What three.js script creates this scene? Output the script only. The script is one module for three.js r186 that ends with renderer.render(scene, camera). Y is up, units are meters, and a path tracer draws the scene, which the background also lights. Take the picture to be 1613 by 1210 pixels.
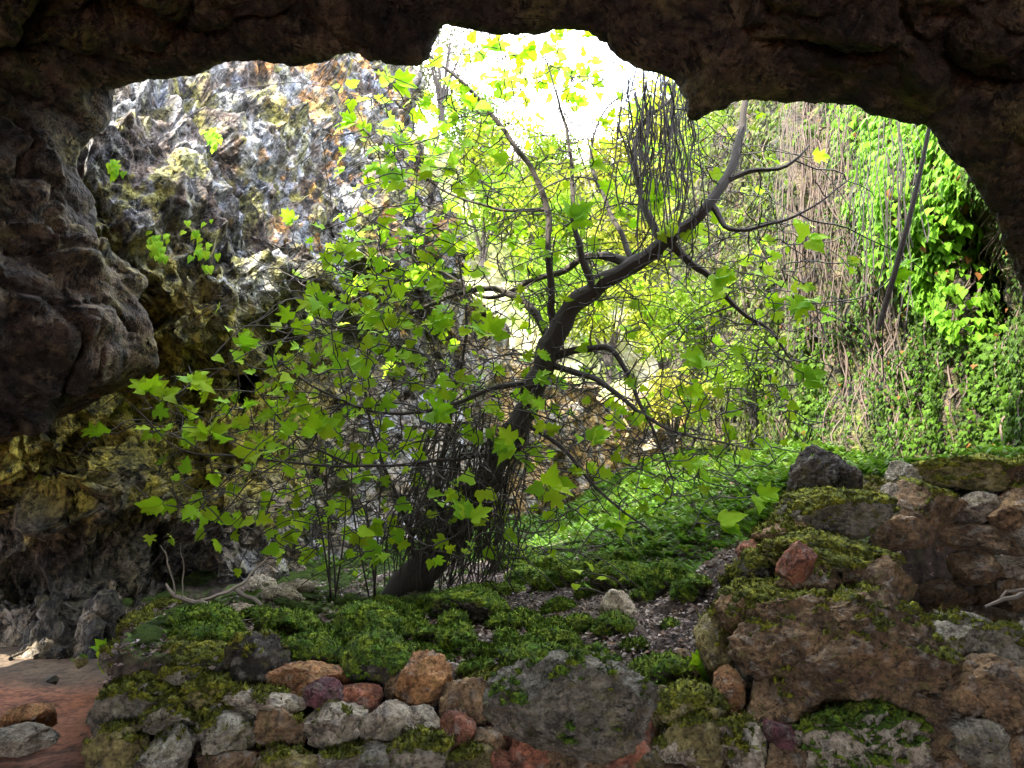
import * as THREE from 'three';
import { mergeVertices, mergeGeometries } from 'three/addons/utils/BufferGeometryUtils.js';
import { createNoise3D } from 'simplex-noise';

// ---------------------------------------------------------------- camera, sky, sun, exposure
const scene = new THREE.Scene();
const FOC = 1187, PITCH = THREE.MathUtils.degToRad(7.5), EYE = 1.6;
const camera = new THREE.PerspectiveCamera(54.02, 1613 / 1210, 0.05, 400);
camera.position.set(0, EYE, 0);
camera.lookAt(0, EYE + Math.tan(PITCH) * 10, -10);
scene.add(camera);
const renderer = new THREE.WebGLRenderer({ antialias: true });
renderer.setSize(1024, 768);
renderer.toneMapping = THREE.LinearToneMapping;
renderer.toneMappingExposure = 13.5;
renderer.shadowMap.enabled = true;

const SUN_DIR = new THREE.Vector3(-0.50, 0.76, 0.42).normalize();
const sun = new THREE.DirectionalLight(new THREE.Color(1.0, 0.95, 0.84), 2.0);
sun.position.copy(SUN_DIR).multiplyScalar(60).add(new THREE.Vector3(0, 0, -10));
sun.target.position.set(0, 0, -10);
sun.castShadow = true; sun.shadow.radius = 1.5;
sun.shadow.camera.left = -30; sun.shadow.camera.right = 30; sun.shadow.camera.top = 30; sun.shadow.camera.bottom = -30; sun.shadow.camera.far = 140;
sun.shadow.mapSize.set(2048, 2048);
scene.add(sun, sun.target);

// ---------------------------------------------------------------- helpers
let seedState = 12345;
function rnd() { seedState |= 0; seedState = seedState + 0x6D2B79F5 | 0; let t = Math.imul(seedState ^ seedState >>> 15, 1 | seedState); t = t + Math.imul(t ^ t >>> 7, 61 | t) ^ t; return ((t ^ t >>> 14) >>> 0) / 4294967296; }
const reseed = s => { seedState = s; };
const rr = (a, b) => a + (b - a) * rnd();
const pick = a => a[Math.floor(rnd() * a.length)];
const N3 = createNoise3D(rnd), N3b = createNoise3D(rnd), N3c = createNoise3D(rnd);
const V = (x, y, z) => new THREE.Vector3(x, y, z);
const clamp = (x, a = 0, b = 1) => x < a ? a : x > b ? b : x;
const lerp = (a, b, t) => a + (b - a) * t;
const sstep = (a, b, x) => { const t = clamp((x - a) / (b - a)); return t * t * (3 - 2 * t); };
function fbm(x, y, z, o = 4, n = N3) { let s = 0, a = 0.5, f = 1; for (let i = 0; i < o; i++) { s += a * n(x * f + i * 7.3, y * f, z * f - i * 3.1); a *= 0.5; f *= 2.03; } return s; }
function ridged(x, y, z, o = 4, n = N3b) { let s = 0, a = 0.5, f = 1; for (let i = 0; i < o; i++) { const r = 1 - Math.abs(n(x * f - i * 5.7, y * f + i * 2.9, z * f)); s += a * r * r; a *= 0.5; f *= 2.07; } return s; }
function hash3(x, y, z) { let h = Math.imul(x, 374761393) ^ Math.imul(y, 668265263) ^ Math.imul(z, 2147483647 - 1274126177); h = Math.imul(h ^ h >>> 13, 1274126177); h ^= h >>> 16; return h >>> 0; }
// broken blocks: [distance to the nearest joint, a number of that block]
function blocks(x, y, z) { const X = Math.floor(x), Y = Math.floor(y), Z = Math.floor(z); let a = 9, b = 9, id = 0; for (let i = -1; i < 2; i++) for (let j = -1; j < 2; j++) for (let k = -1; k < 2; k++) { const h = hash3(X + i, Y + j, Z + k), dx = X + i + (h & 1023) / 1023 - x, dy = Y + j + (h >>> 10 & 1023) / 1023 - y, dz = Z + k + (h >>> 20 & 1023) / 1023 - z, d = dx * dx + dy * dy + dz * dz; if (d < a) { b = a; a = d; id = h; } else if (d < b) b = d; } return [Math.sqrt(b) - Math.sqrt(a), (hash3(id & 65535, id >>> 16, 7) & 65535) / 65535]; }
function blocky(x, y, z, joint = 0.12) { const wx = x + 0.25 * N3c(x * 1.3, y * 1.3, z * 1.3), wy = y + 0.25 * N3(x * 1.3, y * 1.3, z * 1.3 + 5), q = blocks(wx, wy, z); return (q[1] - 0.5) * sstep(0, 0.22, q[0]) - 0.55 * (1 - sstep(0, joint, q[0])); }
const CP = Math.cos(PITCH), SP = Math.sin(PITCH);
// a point of the place, from a line of sight and its depth in metres in front of the eye
function at(px, py, d) { const dx = (px - 806.5) / FOC, dy = (605 - py) / FOC, t = d / (CP - dy * SP); return V(dx * t, EYE + (dy * CP + SP) * t, -d); }
function poly(pts, x) { // piecewise linear [[x, y], ...]
  if (x <= pts[0][0]) return pts[0][1];
  for (let i = 1; i < pts.length; i++) if (x <= pts[i][0]) return lerp(pts[i - 1][1], pts[i][1], (x - pts[i - 1][0]) / (pts[i][0] - pts[i - 1][0]));
  return pts[pts.length - 1][1];
}
function crom(a, b, c, d, t) { return 0.5 * (2 * b + (c - a) * t + (2 * a - 5 * b + 4 * c - d) * t * t + (3 * b - a - 3 * c + d) * t * t * t); }
function idx(list, x) { let i = 0; while (i < list.length - 2 && x > list[i + 1]) i++; return [i, clamp((x - list[i]) / (list[i + 1] - list[i]))]; }
function table(cols, rows, tab) {
  const g = (r, c) => tab[clamp(r, 0, rows.length - 1)][clamp(c, 0, cols.length - 1)];
  return (x, y) => {
    const [c, s] = idx(cols, x), [r, t] = idx(rows, y), q = [];
    for (let k = -1; k < 3; k++) q.push(crom(g(r + k, c - 1), g(r + k, c), g(r + k, c + 1), g(r + k, c + 2), s));
    return crom(q[0], q[1], q[2], q[3], t);
  };
}
const used = {};
function nm(n) { if (!(n in used)) { used[n] = 0; return n; } used[n]++; return n + '_' + String(used[n]).padStart(3, '0'); }
function shadow(o) { o.traverse(c => { if (c.isMesh) { c.castShadow = true; c.receiveShadow = true; } }); return o; }
function mesh(name, geo, mat, parent) { const m = new THREE.Mesh(geo, mat); m.name = parent === scene ? nm(name) : name; m.castShadow = m.receiveShadow = true; parent.add(m); return m; }
function tag(o, label, category, group, kind) { o.userData.label = label; if (category) o.userData.category = category; if (group) o.userData.group = group; if (kind) o.userData.kind = kind; return o; }
function thing(name, label, category, group) { const g = new THREE.Group(); g.name = nm(name); scene.add(g); return tag(g, label, category, group); }

// unshared corners with box-mapped uv in metres, keeping smooth normals
function boxUV(geo, s = 1) {
  const g = geo.index ? geo.toNonIndexed() : geo, p = g.attributes.position, uv = new Float32Array(p.count * 2);
  for (let i = 0; i < p.count; i += 3) {
    const ax = p.getX(i + 1) - p.getX(i), ay = p.getY(i + 1) - p.getY(i), az = p.getZ(i + 1) - p.getZ(i), bx = p.getX(i + 2) - p.getX(i), by = p.getY(i + 2) - p.getY(i), bz = p.getZ(i + 2) - p.getZ(i);
    const nx = Math.abs(ay * bz - az * by), ny = Math.abs(az * bx - ax * bz), nz = Math.abs(ax * by - ay * bx);
    for (let k = 0; k < 3; k++) {
      const x = p.getX(i + k), y = p.getY(i + k), z = p.getZ(i + k); let u, v;
      if (nx >= ny && nx >= nz) { u = z; v = y; } else if (ny >= nz) { u = x; v = z; } else { u = x; v = y; }
      uv[(i + k) * 2] = (u * 0.83 + v * 0.55) * s; uv[(i + k) * 2 + 1] = (v * 0.83 - u * 0.55) * s;
    }
  }
  g.setAttribute('uv', new THREE.BufferAttribute(uv, 2)); return g;
}
// a sheet of rock or earth: f(u, v) gives the points, disp(point, normal) moves them along the normal that looks at "eye"
function sheet(nu, nv, f, eye, disp, col, uvs = 1, keep) {
  const n = (nu + 1) * (nv + 1), pos = new Float32Array(n * 3), ind = [];
  for (let j = 0; j <= nv; j++) for (let i = 0; i <= nu; i++) { const p = f(i / nu, j / nv); pos.set([p.x, p.y, p.z], (j * (nu + 1) + i) * 3); }
  for (let j = 0; j < nv; j++) for (let i = 0; i < nu; i++) { const a = j * (nu + 1) + i, b = a + 1, c = a + nu + 1, d = c + 1; ind.push(a, c, b, b, c, d); }
  const g = new THREE.BufferGeometry(); g.setAttribute('position', new THREE.BufferAttribute(pos, 3)); g.setIndex(ind); g.computeVertexNormals();
  const nr = g.attributes.normal; let flips = 0, all = 0;
  for (let k = 0; k < n; k += 37) { all++; const e = eye(pos[k * 3], pos[k * 3 + 1], pos[k * 3 + 2]); if (nr.getX(k) * e.x + nr.getY(k) * e.y + nr.getZ(k) * e.z < 0) flips++; }
  const flip = flips > all / 2 ? -1 : 1;
  if (flip < 0) for (let k = 0; k < ind.length; k += 3) { const t = ind[k]; ind[k] = ind[k + 1]; ind[k + 1] = t; }
  const P = V(), Nn = V();
  if (disp) for (let k = 0; k < n; k++) {
    P.fromArray(pos, k * 3); Nn.set(nr.getX(k) * flip, nr.getY(k) * flip, nr.getZ(k) * flip);
    const h = disp(P, Nn, k % (nu + 1) / nu, Math.floor(k / (nu + 1)) / nv); pos[k * 3] += Nn.x * h; pos[k * 3 + 1] += Nn.y * h; pos[k * 3 + 2] += Nn.z * h;
  }
  g.setIndex(ind); g.computeVertexNormals();
  const c = new Float32Array(n * 3);
  for (let k = 0; k < n; k++) { P.fromArray(pos, k * 3); Nn.set(g.attributes.normal.getX(k), g.attributes.normal.getY(k), g.attributes.normal.getZ(k)); const q = col(P, Nn, k % (nu + 1) / nu, Math.floor(k / (nu + 1)) / nv); c[k * 3] = q[0]; c[k * 3 + 1] = q[1]; c[k * 3 + 2] = q[2]; }
  g.setAttribute('color', new THREE.BufferAttribute(c, 3));
  if (keep) { const ii = []; for (let k = 0; k < ind.length; k += 3) if (keep(pos, ind[k], ind[k + 1], ind[k + 2])) ii.push(ind[k], ind[k + 1], ind[k + 2]); g.setIndex(ii); }
  return boxUV(g, uvs);
}
const mixc = (a, b, t) => [lerp(a[0], b[0], t), lerp(a[1], b[1], t), lerp(a[2], b[2], t)];
const mulc = (a, k) => [a[0] * k, a[1] * k, a[2] * k];

// ---------------------------------------------------------------- textures (grain only)
function tileTex(size, fn, srgb) {
  const d = new Uint8Array(size * size * 4);
  for (let j = 0; j < size; j++) for (let i = 0; i < size; i++) {
    const u = i / size * Math.PI * 2, v = j / size * Math.PI * 2, c = fn(u, v, i, j), k = (j * size + i) * 4;
    d[k] = d[k + 1] = d[k + 2] = clamp(c) * 255; d[k + 3] = 255;
  }
  const t = new THREE.DataTexture(d, size, size); t.wrapS = t.wrapT = THREE.RepeatWrapping; t.magFilter = THREE.LinearFilter; t.minFilter = THREE.LinearMipmapLinearFilter; t.generateMipmaps = true;
  if (srgb) t.colorSpace = THREE.SRGBColorSpace; t.needsUpdate = true; return t;
}
// tileable value noise
function lattice(size, cells, seed) { reseed(seed); const g = new Float32Array(cells * cells); for (let i = 0; i < g.length; i++) g[i] = rnd(); return (i, j) => { const x = i / size * cells, y = j / size * cells, a = Math.floor(x), b = Math.floor(y), s = x - a, t = y - b, S = s * s * (3 - 2 * s), T = t * t * (3 - 2 * t), a1 = (a + 1) % cells, b1 = (b + 1) % cells; return lerp(lerp(g[b * cells + a], g[b * cells + a1], S), lerp(g[b1 * cells + a], g[b1 * cells + a1], S), T); }; }
function tileNoise(size, cells, oct, seed, rid) { const L = []; for (let o = 0; o < oct; o++) L.push(lattice(size, Math.min(size / 2, cells << o), seed + o)); return (i, j) => { let s = 0, a = 0.5, n = 0; for (let o = 0; o < oct; o++) { let v = L[o](i, j); if (rid) { v = 1 - Math.abs(2 * v - 1); v *= v; } s += a * v; n += a; a *= 0.62; } return s / n; }; }
const rkA = tileNoise(1024, 8, 7, 11), rkB = tileNoise(1024, 6, 7, 31, true), rkC = tileNoise(1024, 40, 4, 51);
const TEX = {
  rockColor: tileTex(1024, (u, v, i, j) => { const a = rkA(i, j), c = rkC(i, j), b = rkB(i, j); return Math.max(0.16, 0.84 + 0.95 * (a - 0.5) + 0.95 * (c - 0.5) - 0.42 * sstep(0.50, 0.70, b) - 0.35 * sstep(0.60, 0.68, rkC((i + 511) % 1024, (j + 200) % 1024))); }, true),
  stoneColor: tileTex(1024, (u, v, i, j) => { const a = rkA(i, j), c = rkC(i, j), b = rkB(i, j); return 0.90 + 0.50 * (a - 0.5) + 0.55 * (c - 0.5) - 0.22 * sstep(0.52, 0.70, b) - 0.16 * sstep(0.60, 0.68, rkC((i + 511) % 1024, (j + 200) % 1024)); }, true),
  rockBump: tileTex(1024, (u, v, i, j) => 0.15 + 0.65 * rkA((i + 300) % 1024, (j + 100) % 1024) + 0.35 * rkC(i, j) - 0.35 * sstep(0.55, 0.8, rkB((i + 90) % 1024, j))),
  mossBump: tileTex(512, (() => { const a = tileNoise(512, 24, 5, 71); return (u, v, i, j) => sstep(0.2, 0.8, a(i, j)); })()),
  mossColor: tileTex(512, (() => { const a = tileNoise(512, 30, 5, 91); return (u, v, i, j) => 0.5 + 0.6 * sstep(0.22, 0.75, a(i, j)); })(), true),
  barkBump: tileTex(512, (() => { const a = tileNoise(512, 12, 5, 131); return (u, v, i, j) => a(i, (j >> 2) % 512) * 0.7 + 0.3 * a((i * 3) % 512, j); })()),
};
const M = {
  rock: new THREE.MeshStandardMaterial({ vertexColors: true, roughness: 0.92, map: TEX.rockColor, bumpMap: TEX.rockBump, bumpScale: 0.10 }),
  stone: new THREE.MeshStandardMaterial({ vertexColors: true, roughness: 0.88, map: TEX.stoneColor, bumpMap: TEX.rockBump, bumpScale: 0.045 }),
  earth: new THREE.MeshStandardMaterial({ vertexColors: true, roughness: 0.95, map: TEX.stoneColor, bumpMap: TEX.rockBump, bumpScale: 0.02 }),
  moss: new THREE.MeshStandardMaterial({ vertexColors: true, roughness: 1, map: TEX.mossColor, bumpMap: TEX.mossBump, bumpScale: 0.02, side: THREE.DoubleSide }),
};

// ---------------------------------------------------------------- sky
{
  const w = 512, h = 256, d = new Float32Array(w * h * 4);
  for (let j = 0; j < h; j++) for (let i = 0; i < w; i++) {
    const el = (j + 0.5) / h * Math.PI - Math.PI / 2, az = (i + 0.5) / w * Math.PI * 2, x = Math.cos(el) * Math.cos(az), z = Math.cos(el) * Math.sin(az), y = Math.sin(el), k = (j * w + i) * 4;
    const cl = sstep(-0.28, 0.28, fbm(x * 2.2, y * 3.4, z * 2.2, 5, N3c) + 0.10);
    const blue = [0.30, 0.50, 0.95], white = [1.02, 1.03, 1.06], c = mixc(blue, white, 0.35 + 0.65 * cl);
    d[k] = c[0] * 0.85; d[k + 1] = c[1] * 0.85; d[k + 2] = c[2] * 0.85; d[k + 3] = 1;
  }
  const t = new THREE.DataTexture(d, w, h, THREE.RGBAFormat, THREE.FloatType); t.mapping = THREE.EquirectangularReflectionMapping; t.magFilter = THREE.LinearFilter; t.needsUpdate = true;
  scene.background = t; scene.environment = t;
}
console.log('stage textures');

// ---------------------------------------------------------------- terrain height
const HP = [[200, 1010, 4.4], [350, 1052, 4.3], [600, 1072, 4.35], [900, 1076, 4.35], [1080, 1072, 4.25], [250, 968, 5.5], [450, 962, 6], [640, 938, 7], [800, 965, 6.2], [1000, 965, 5.9], [1100, 905, 6], [1150, 1000, 4.6],
  [450, 930, 8], [600, 905, 9], [780, 882, 10], [900, 860, 10.5], [1000, 835, 9.5], [1100, 775, 9.5], [1200, 735, 9], [1260, 715, 10], [1350, 745, 7], [1450, 740, 6.6], [1600, 728, 6.4], [1750, 728, 6], [1250, 800, 6], [1200, 860, 5.6],
  [900, 805, 18], [1000, 760, 17], [1100, 715, 16], [760, 850, 16], [850, 780, 26], [1050, 620, 24], [1200, 560, 24], [700, 760, 26], [200, 985, 7.5], [0, 1000, 7.5]].map(a => at(...a));
HP.push(V(6, 2.2, -12), V(8, 2.4, -9), V(6, 1.9, -6.4), V(9, 2.2, -5));
function mound(x, z) { let s = 0, w = 0; for (const p of HP) { const q = 1 / Math.pow((p.x - x) ** 2 + (p.z - z) ** 2 + 0.10, 1.9); s += q * p.y; w += q; } return s / w; }
// outline of the raised bed: the foot of its retaining stones
const EDGE = [[-60, -9.0], [-3.3, -8.6], [-2.75, -6.4], [-2.66, -5.9], [-2.52, -5.0], [-2.28, -4.25], [-1.8, -4.15], [0, -4.2], [0.9, -4.2], [1.2, -4.35], [1.55, -4.75], [2.3, -5.0], [3.4, -5.25], [12, -5.4], [12, -60], [-60, -60]];
function inEdge(x, z) { let r = false, dm = 1e9; for (let i = 0, j = EDGE.length - 1; i < EDGE.length; j = i++) { const [xi, zi] = EDGE[i], [xj, zj] = EDGE[j]; if ((zi > z) !== (zj > z) && x < (xj - xi) * (z - zi) / (zj - zi) + xi) r = !r; const l2 = (xj - xi) ** 2 + (zj - zi) ** 2, t = clamp(((x - xi) * (xj - xi) + (z - zi) * (zj - zi)) / l2), e = Math.hypot(x - xi - t * (xj - xi), z - zi - t * (zj - zi)); dm = Math.min(dm, e); } return r ? dm : -dm; }
const micro = (x, z) => 0.10 * fbm(x * 0.9, 3, z * 0.9, 3) + 0.05 * fbm(x * 3.1, 9, z * 3.1, 3) + 0.018 * fbm(x * 12, 1, z * 12, 2);
function ground(x, z) { const e = inEdge(x, z), h = mound(x, z) + micro(x, z); return lerp(-0.05, h, sstep(-0.02, 0.12, e)); }
// where moss grows between the litter (same field drives cover, colour and tufts)
function mossy(x, z) { const p = fbm(x * 0.8 + 5, 2, z * 0.8, 3, N3c) + 0.5 * fbm(x * 3.4, 5, z * 3.4, 2, N3c); const bare = Math.exp(-(((x - 0.75) / 1.3) ** 2 + ((z + 5.3) / 0.95) ** 2)) * 0.85; const left = sstep(-0.4, -1.8, x) * 0.26; return p + 0.12 + left - bare; }

// cave floor: trodden red earth
{
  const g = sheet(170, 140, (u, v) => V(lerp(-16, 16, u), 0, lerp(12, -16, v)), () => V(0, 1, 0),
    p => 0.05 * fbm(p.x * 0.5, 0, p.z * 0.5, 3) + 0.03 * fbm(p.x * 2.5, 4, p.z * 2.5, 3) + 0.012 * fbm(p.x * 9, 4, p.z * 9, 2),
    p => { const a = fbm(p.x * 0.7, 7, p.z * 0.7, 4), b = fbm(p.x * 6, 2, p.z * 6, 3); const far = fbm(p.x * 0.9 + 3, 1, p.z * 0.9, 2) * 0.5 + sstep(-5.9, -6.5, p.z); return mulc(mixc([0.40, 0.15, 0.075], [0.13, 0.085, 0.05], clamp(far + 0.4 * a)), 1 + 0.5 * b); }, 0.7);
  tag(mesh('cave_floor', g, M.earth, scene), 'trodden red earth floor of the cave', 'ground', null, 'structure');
}
// slope of leaf litter and soil inside the stone edge, running back into the valley
{
  const g = sheet(420, 420, (u, v) => { const z = -4.0 - 34 * Math.pow(v, 1.9), w = 4.6 + 0.75 * (-z - 4); return V(lerp(-w * 0.62, w + 1, u), 0, z); }, () => V(0, 1, 0), p => ground(p.x, p.z),
    p => { const m = mossy(p.x, p.z), g1 = fbm(p.x * 9, 3, p.z * 9, 3); const soil = mulc(mixc([0.13, 0.095, 0.075], [0.05, 0.035, 0.025], sstep(-0.3, 0.4, g1)), 1); const moss = mulc(mixc([0.12, 0.20, 0.010], [0.06, 0.11, 0.008], sstep(-0.3, 0.3, g1)), 1); return mixc(soil, moss, sstep(0.12, 0.30, m + 0.3 * g1) * sstep(0.08, 0.16, inEdge(p.x, p.z))); }, 0.9);
  tag(mesh('slope_ground', g, M.earth, scene), 'rising slope of soil and leaf litter behind the stone edge', 'ground', null, 'structure');
}
console.log('stage ground');

// ---------------------------------------------------------------- rock colours
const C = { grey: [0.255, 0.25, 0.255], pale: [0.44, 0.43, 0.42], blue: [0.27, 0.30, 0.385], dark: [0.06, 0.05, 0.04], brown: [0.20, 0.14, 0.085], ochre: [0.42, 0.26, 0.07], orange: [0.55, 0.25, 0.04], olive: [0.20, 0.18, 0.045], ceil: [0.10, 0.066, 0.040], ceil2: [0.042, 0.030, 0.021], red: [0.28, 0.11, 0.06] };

// ---------------------------------------------------------------- roof of the cave mouth
const LIP = [[-420, 1300, 4.6], [-330, 1000, 5.0], [-200, 790, 5.4], [-90, 715, 5.7], [0, 682, 5.9], [60, 674, 6.0], [130, 645, 6.1], [200, 607, 6.3], [246, 582, 6.45], [248, 550, 6.4], [238, 505, 6.3], [222, 470, 6.2], [232, 440, 6.3], [185, 402, 6.1], [152, 370, 6.0], [146, 310, 6.0], [122, 270, 5.9], [132, 230, 5.9], [168, 190, 6.0], [182, 135, 6.0], [240, 119, 6.0], [318, 109, 6.0], [346, 93, 6.0], [400, 86, 5.95], [460, 97, 5.9], [520, 89, 5.8], [562, 78, 5.6], [602, 99, 5.4], [640, 103, 5.35], [672, 92, 5.35], [688, 62, 5.4], [704, 41, 5.5], [735, 43, 5.5], [775, 53, 5.45], [830, 56, 5.4], [885, 48, 5.4], [925, 54, 5.4], [962, 77, 5.4], [1000, 101, 5.4], [1058, 121, 5.35], [1070, 145, 5.3], [1078, 172, 5.25], [1096, 187, 5.25], [1132, 171, 5.3], [1172, 156, 5.3], [1250, 159, 5.3], [1340, 161, 5.3], [1372, 176, 5.3], [1420, 186, 5.3], [1462, 202, 5.3], [1502, 242, 5.3], [1540, 292, 5.3], [1572, 362, 5.35], [1602, 442, 5.4], [1640, 540, 5.4], [1690, 700, 5.4], [1760, 950, 5.3], [1800, 1300, 5.2]];
{
  const lipP = LIP.map(([x, y, d]) => at(x, y, d * (1 - 0.14 * sstep(120, 420, x) * sstep(1640, 1500, x)))), ctr = V(0.2, 2.4, -5.6);
  const smooth = lipP.map((p, i) => { const s = V(); let w = 0; for (let k = -6; k <= 6; k++) { const q = lipP[clamp(i + k, 0, lipP.length - 1)], g = Math.exp(-k * k / 12); s.addScaledVector(q, g); w += g; } return s.divideScalar(w); });
  const out = smooth.map(p => { const o = V(p.x - ctr.x, p.y - ctr.y, 0); o.normalize(); return o; });
  // cumulative position so that samples are spread evenly along the edge
  const cum = [0]; for (let i = 1; i < lipP.length; i++) cum.push(cum[i - 1] + Math.max(0.05, lipP[i].distanceTo(lipP[i - 1])));
  const L = cum[cum.length - 1];
  // profile: share of the detailed edge kept, metres outward, metres towards the camera
  const PR = [[0.0, 3.6, 8.0], [0.0, 3.4, 2.5], [0.05, 2.4, 0.1], [0.35, 1.1, -0.35], [0.85, 0.28, -0.22], [1, 0, 0], [0.9, 0.10, 0.22], [0.6, 0.32, 0.55], [0.35, 0.62, 1.0], [0.15, 0.95, 1.7], [0, 1.3, 3.0], [0, 1.5, 5.5], [0, 1.0, 9.0], [0, -1.75, 12.5]];
  const PV = [0, 0.05, 0.12, 0.19, 0.26, 0.31, 0.37, 0.46, 0.57, 0.68, 0.79, 0.88, 0.95, 1];
  const f = (u, v) => {
    const s = u * L, i = idx(cum, s), k = i[0], t = i[1], q = (A, c) => crom(A[Math.max(0, k - 1)][c], A[k][c], A[k + 1][c], A[Math.min(A.length - 1, k + 2)][c], t);
    const j = idx(PV, v), a = j[0], w = j[1], pr = c => crom(PR[Math.max(0, a - 1)][c], PR[a][c], PR[a + 1][c], PR[Math.min(PR.length - 1, a + 2)][c], w);
    const kk = clamp(pr(0)), o = pr(1), z = pr(2), side = q(out, 'x');
    return V(lerp(q(smooth, 'x'), q(lipP, 'x'), kk) + q(out, 'x') * o * (side > 0 ? 1 : 1), lerp(q(smooth, 'y'), q(lipP, 'y'), kk) + q(out, 'y') * o, lerp(q(smooth, 'z'), q(lipP, 'z'), kk) + z);
  };
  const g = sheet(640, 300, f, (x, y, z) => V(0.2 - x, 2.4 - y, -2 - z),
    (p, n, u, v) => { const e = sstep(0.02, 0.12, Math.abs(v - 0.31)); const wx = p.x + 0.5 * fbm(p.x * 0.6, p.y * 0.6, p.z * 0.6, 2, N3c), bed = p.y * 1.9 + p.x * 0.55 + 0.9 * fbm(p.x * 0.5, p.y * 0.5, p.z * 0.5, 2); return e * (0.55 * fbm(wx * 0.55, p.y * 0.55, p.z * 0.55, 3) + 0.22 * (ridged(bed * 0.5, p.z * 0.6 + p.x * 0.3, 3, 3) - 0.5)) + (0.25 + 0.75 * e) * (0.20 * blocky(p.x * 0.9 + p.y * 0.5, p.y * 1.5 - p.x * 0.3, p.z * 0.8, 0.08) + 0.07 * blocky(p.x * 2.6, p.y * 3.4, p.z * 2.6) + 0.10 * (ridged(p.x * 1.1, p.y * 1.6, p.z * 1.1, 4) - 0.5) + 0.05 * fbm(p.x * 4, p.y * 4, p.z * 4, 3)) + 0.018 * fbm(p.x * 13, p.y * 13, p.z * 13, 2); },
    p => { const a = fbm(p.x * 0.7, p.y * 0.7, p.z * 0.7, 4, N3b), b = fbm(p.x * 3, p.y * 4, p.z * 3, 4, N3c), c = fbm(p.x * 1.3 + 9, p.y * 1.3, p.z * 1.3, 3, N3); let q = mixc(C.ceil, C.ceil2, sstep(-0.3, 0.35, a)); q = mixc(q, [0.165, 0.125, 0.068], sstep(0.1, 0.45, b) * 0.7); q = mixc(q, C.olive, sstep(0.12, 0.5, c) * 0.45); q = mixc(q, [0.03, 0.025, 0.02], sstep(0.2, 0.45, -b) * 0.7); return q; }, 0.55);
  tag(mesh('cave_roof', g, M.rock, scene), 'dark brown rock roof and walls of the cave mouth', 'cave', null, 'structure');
}
console.log('stage roof');

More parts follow.
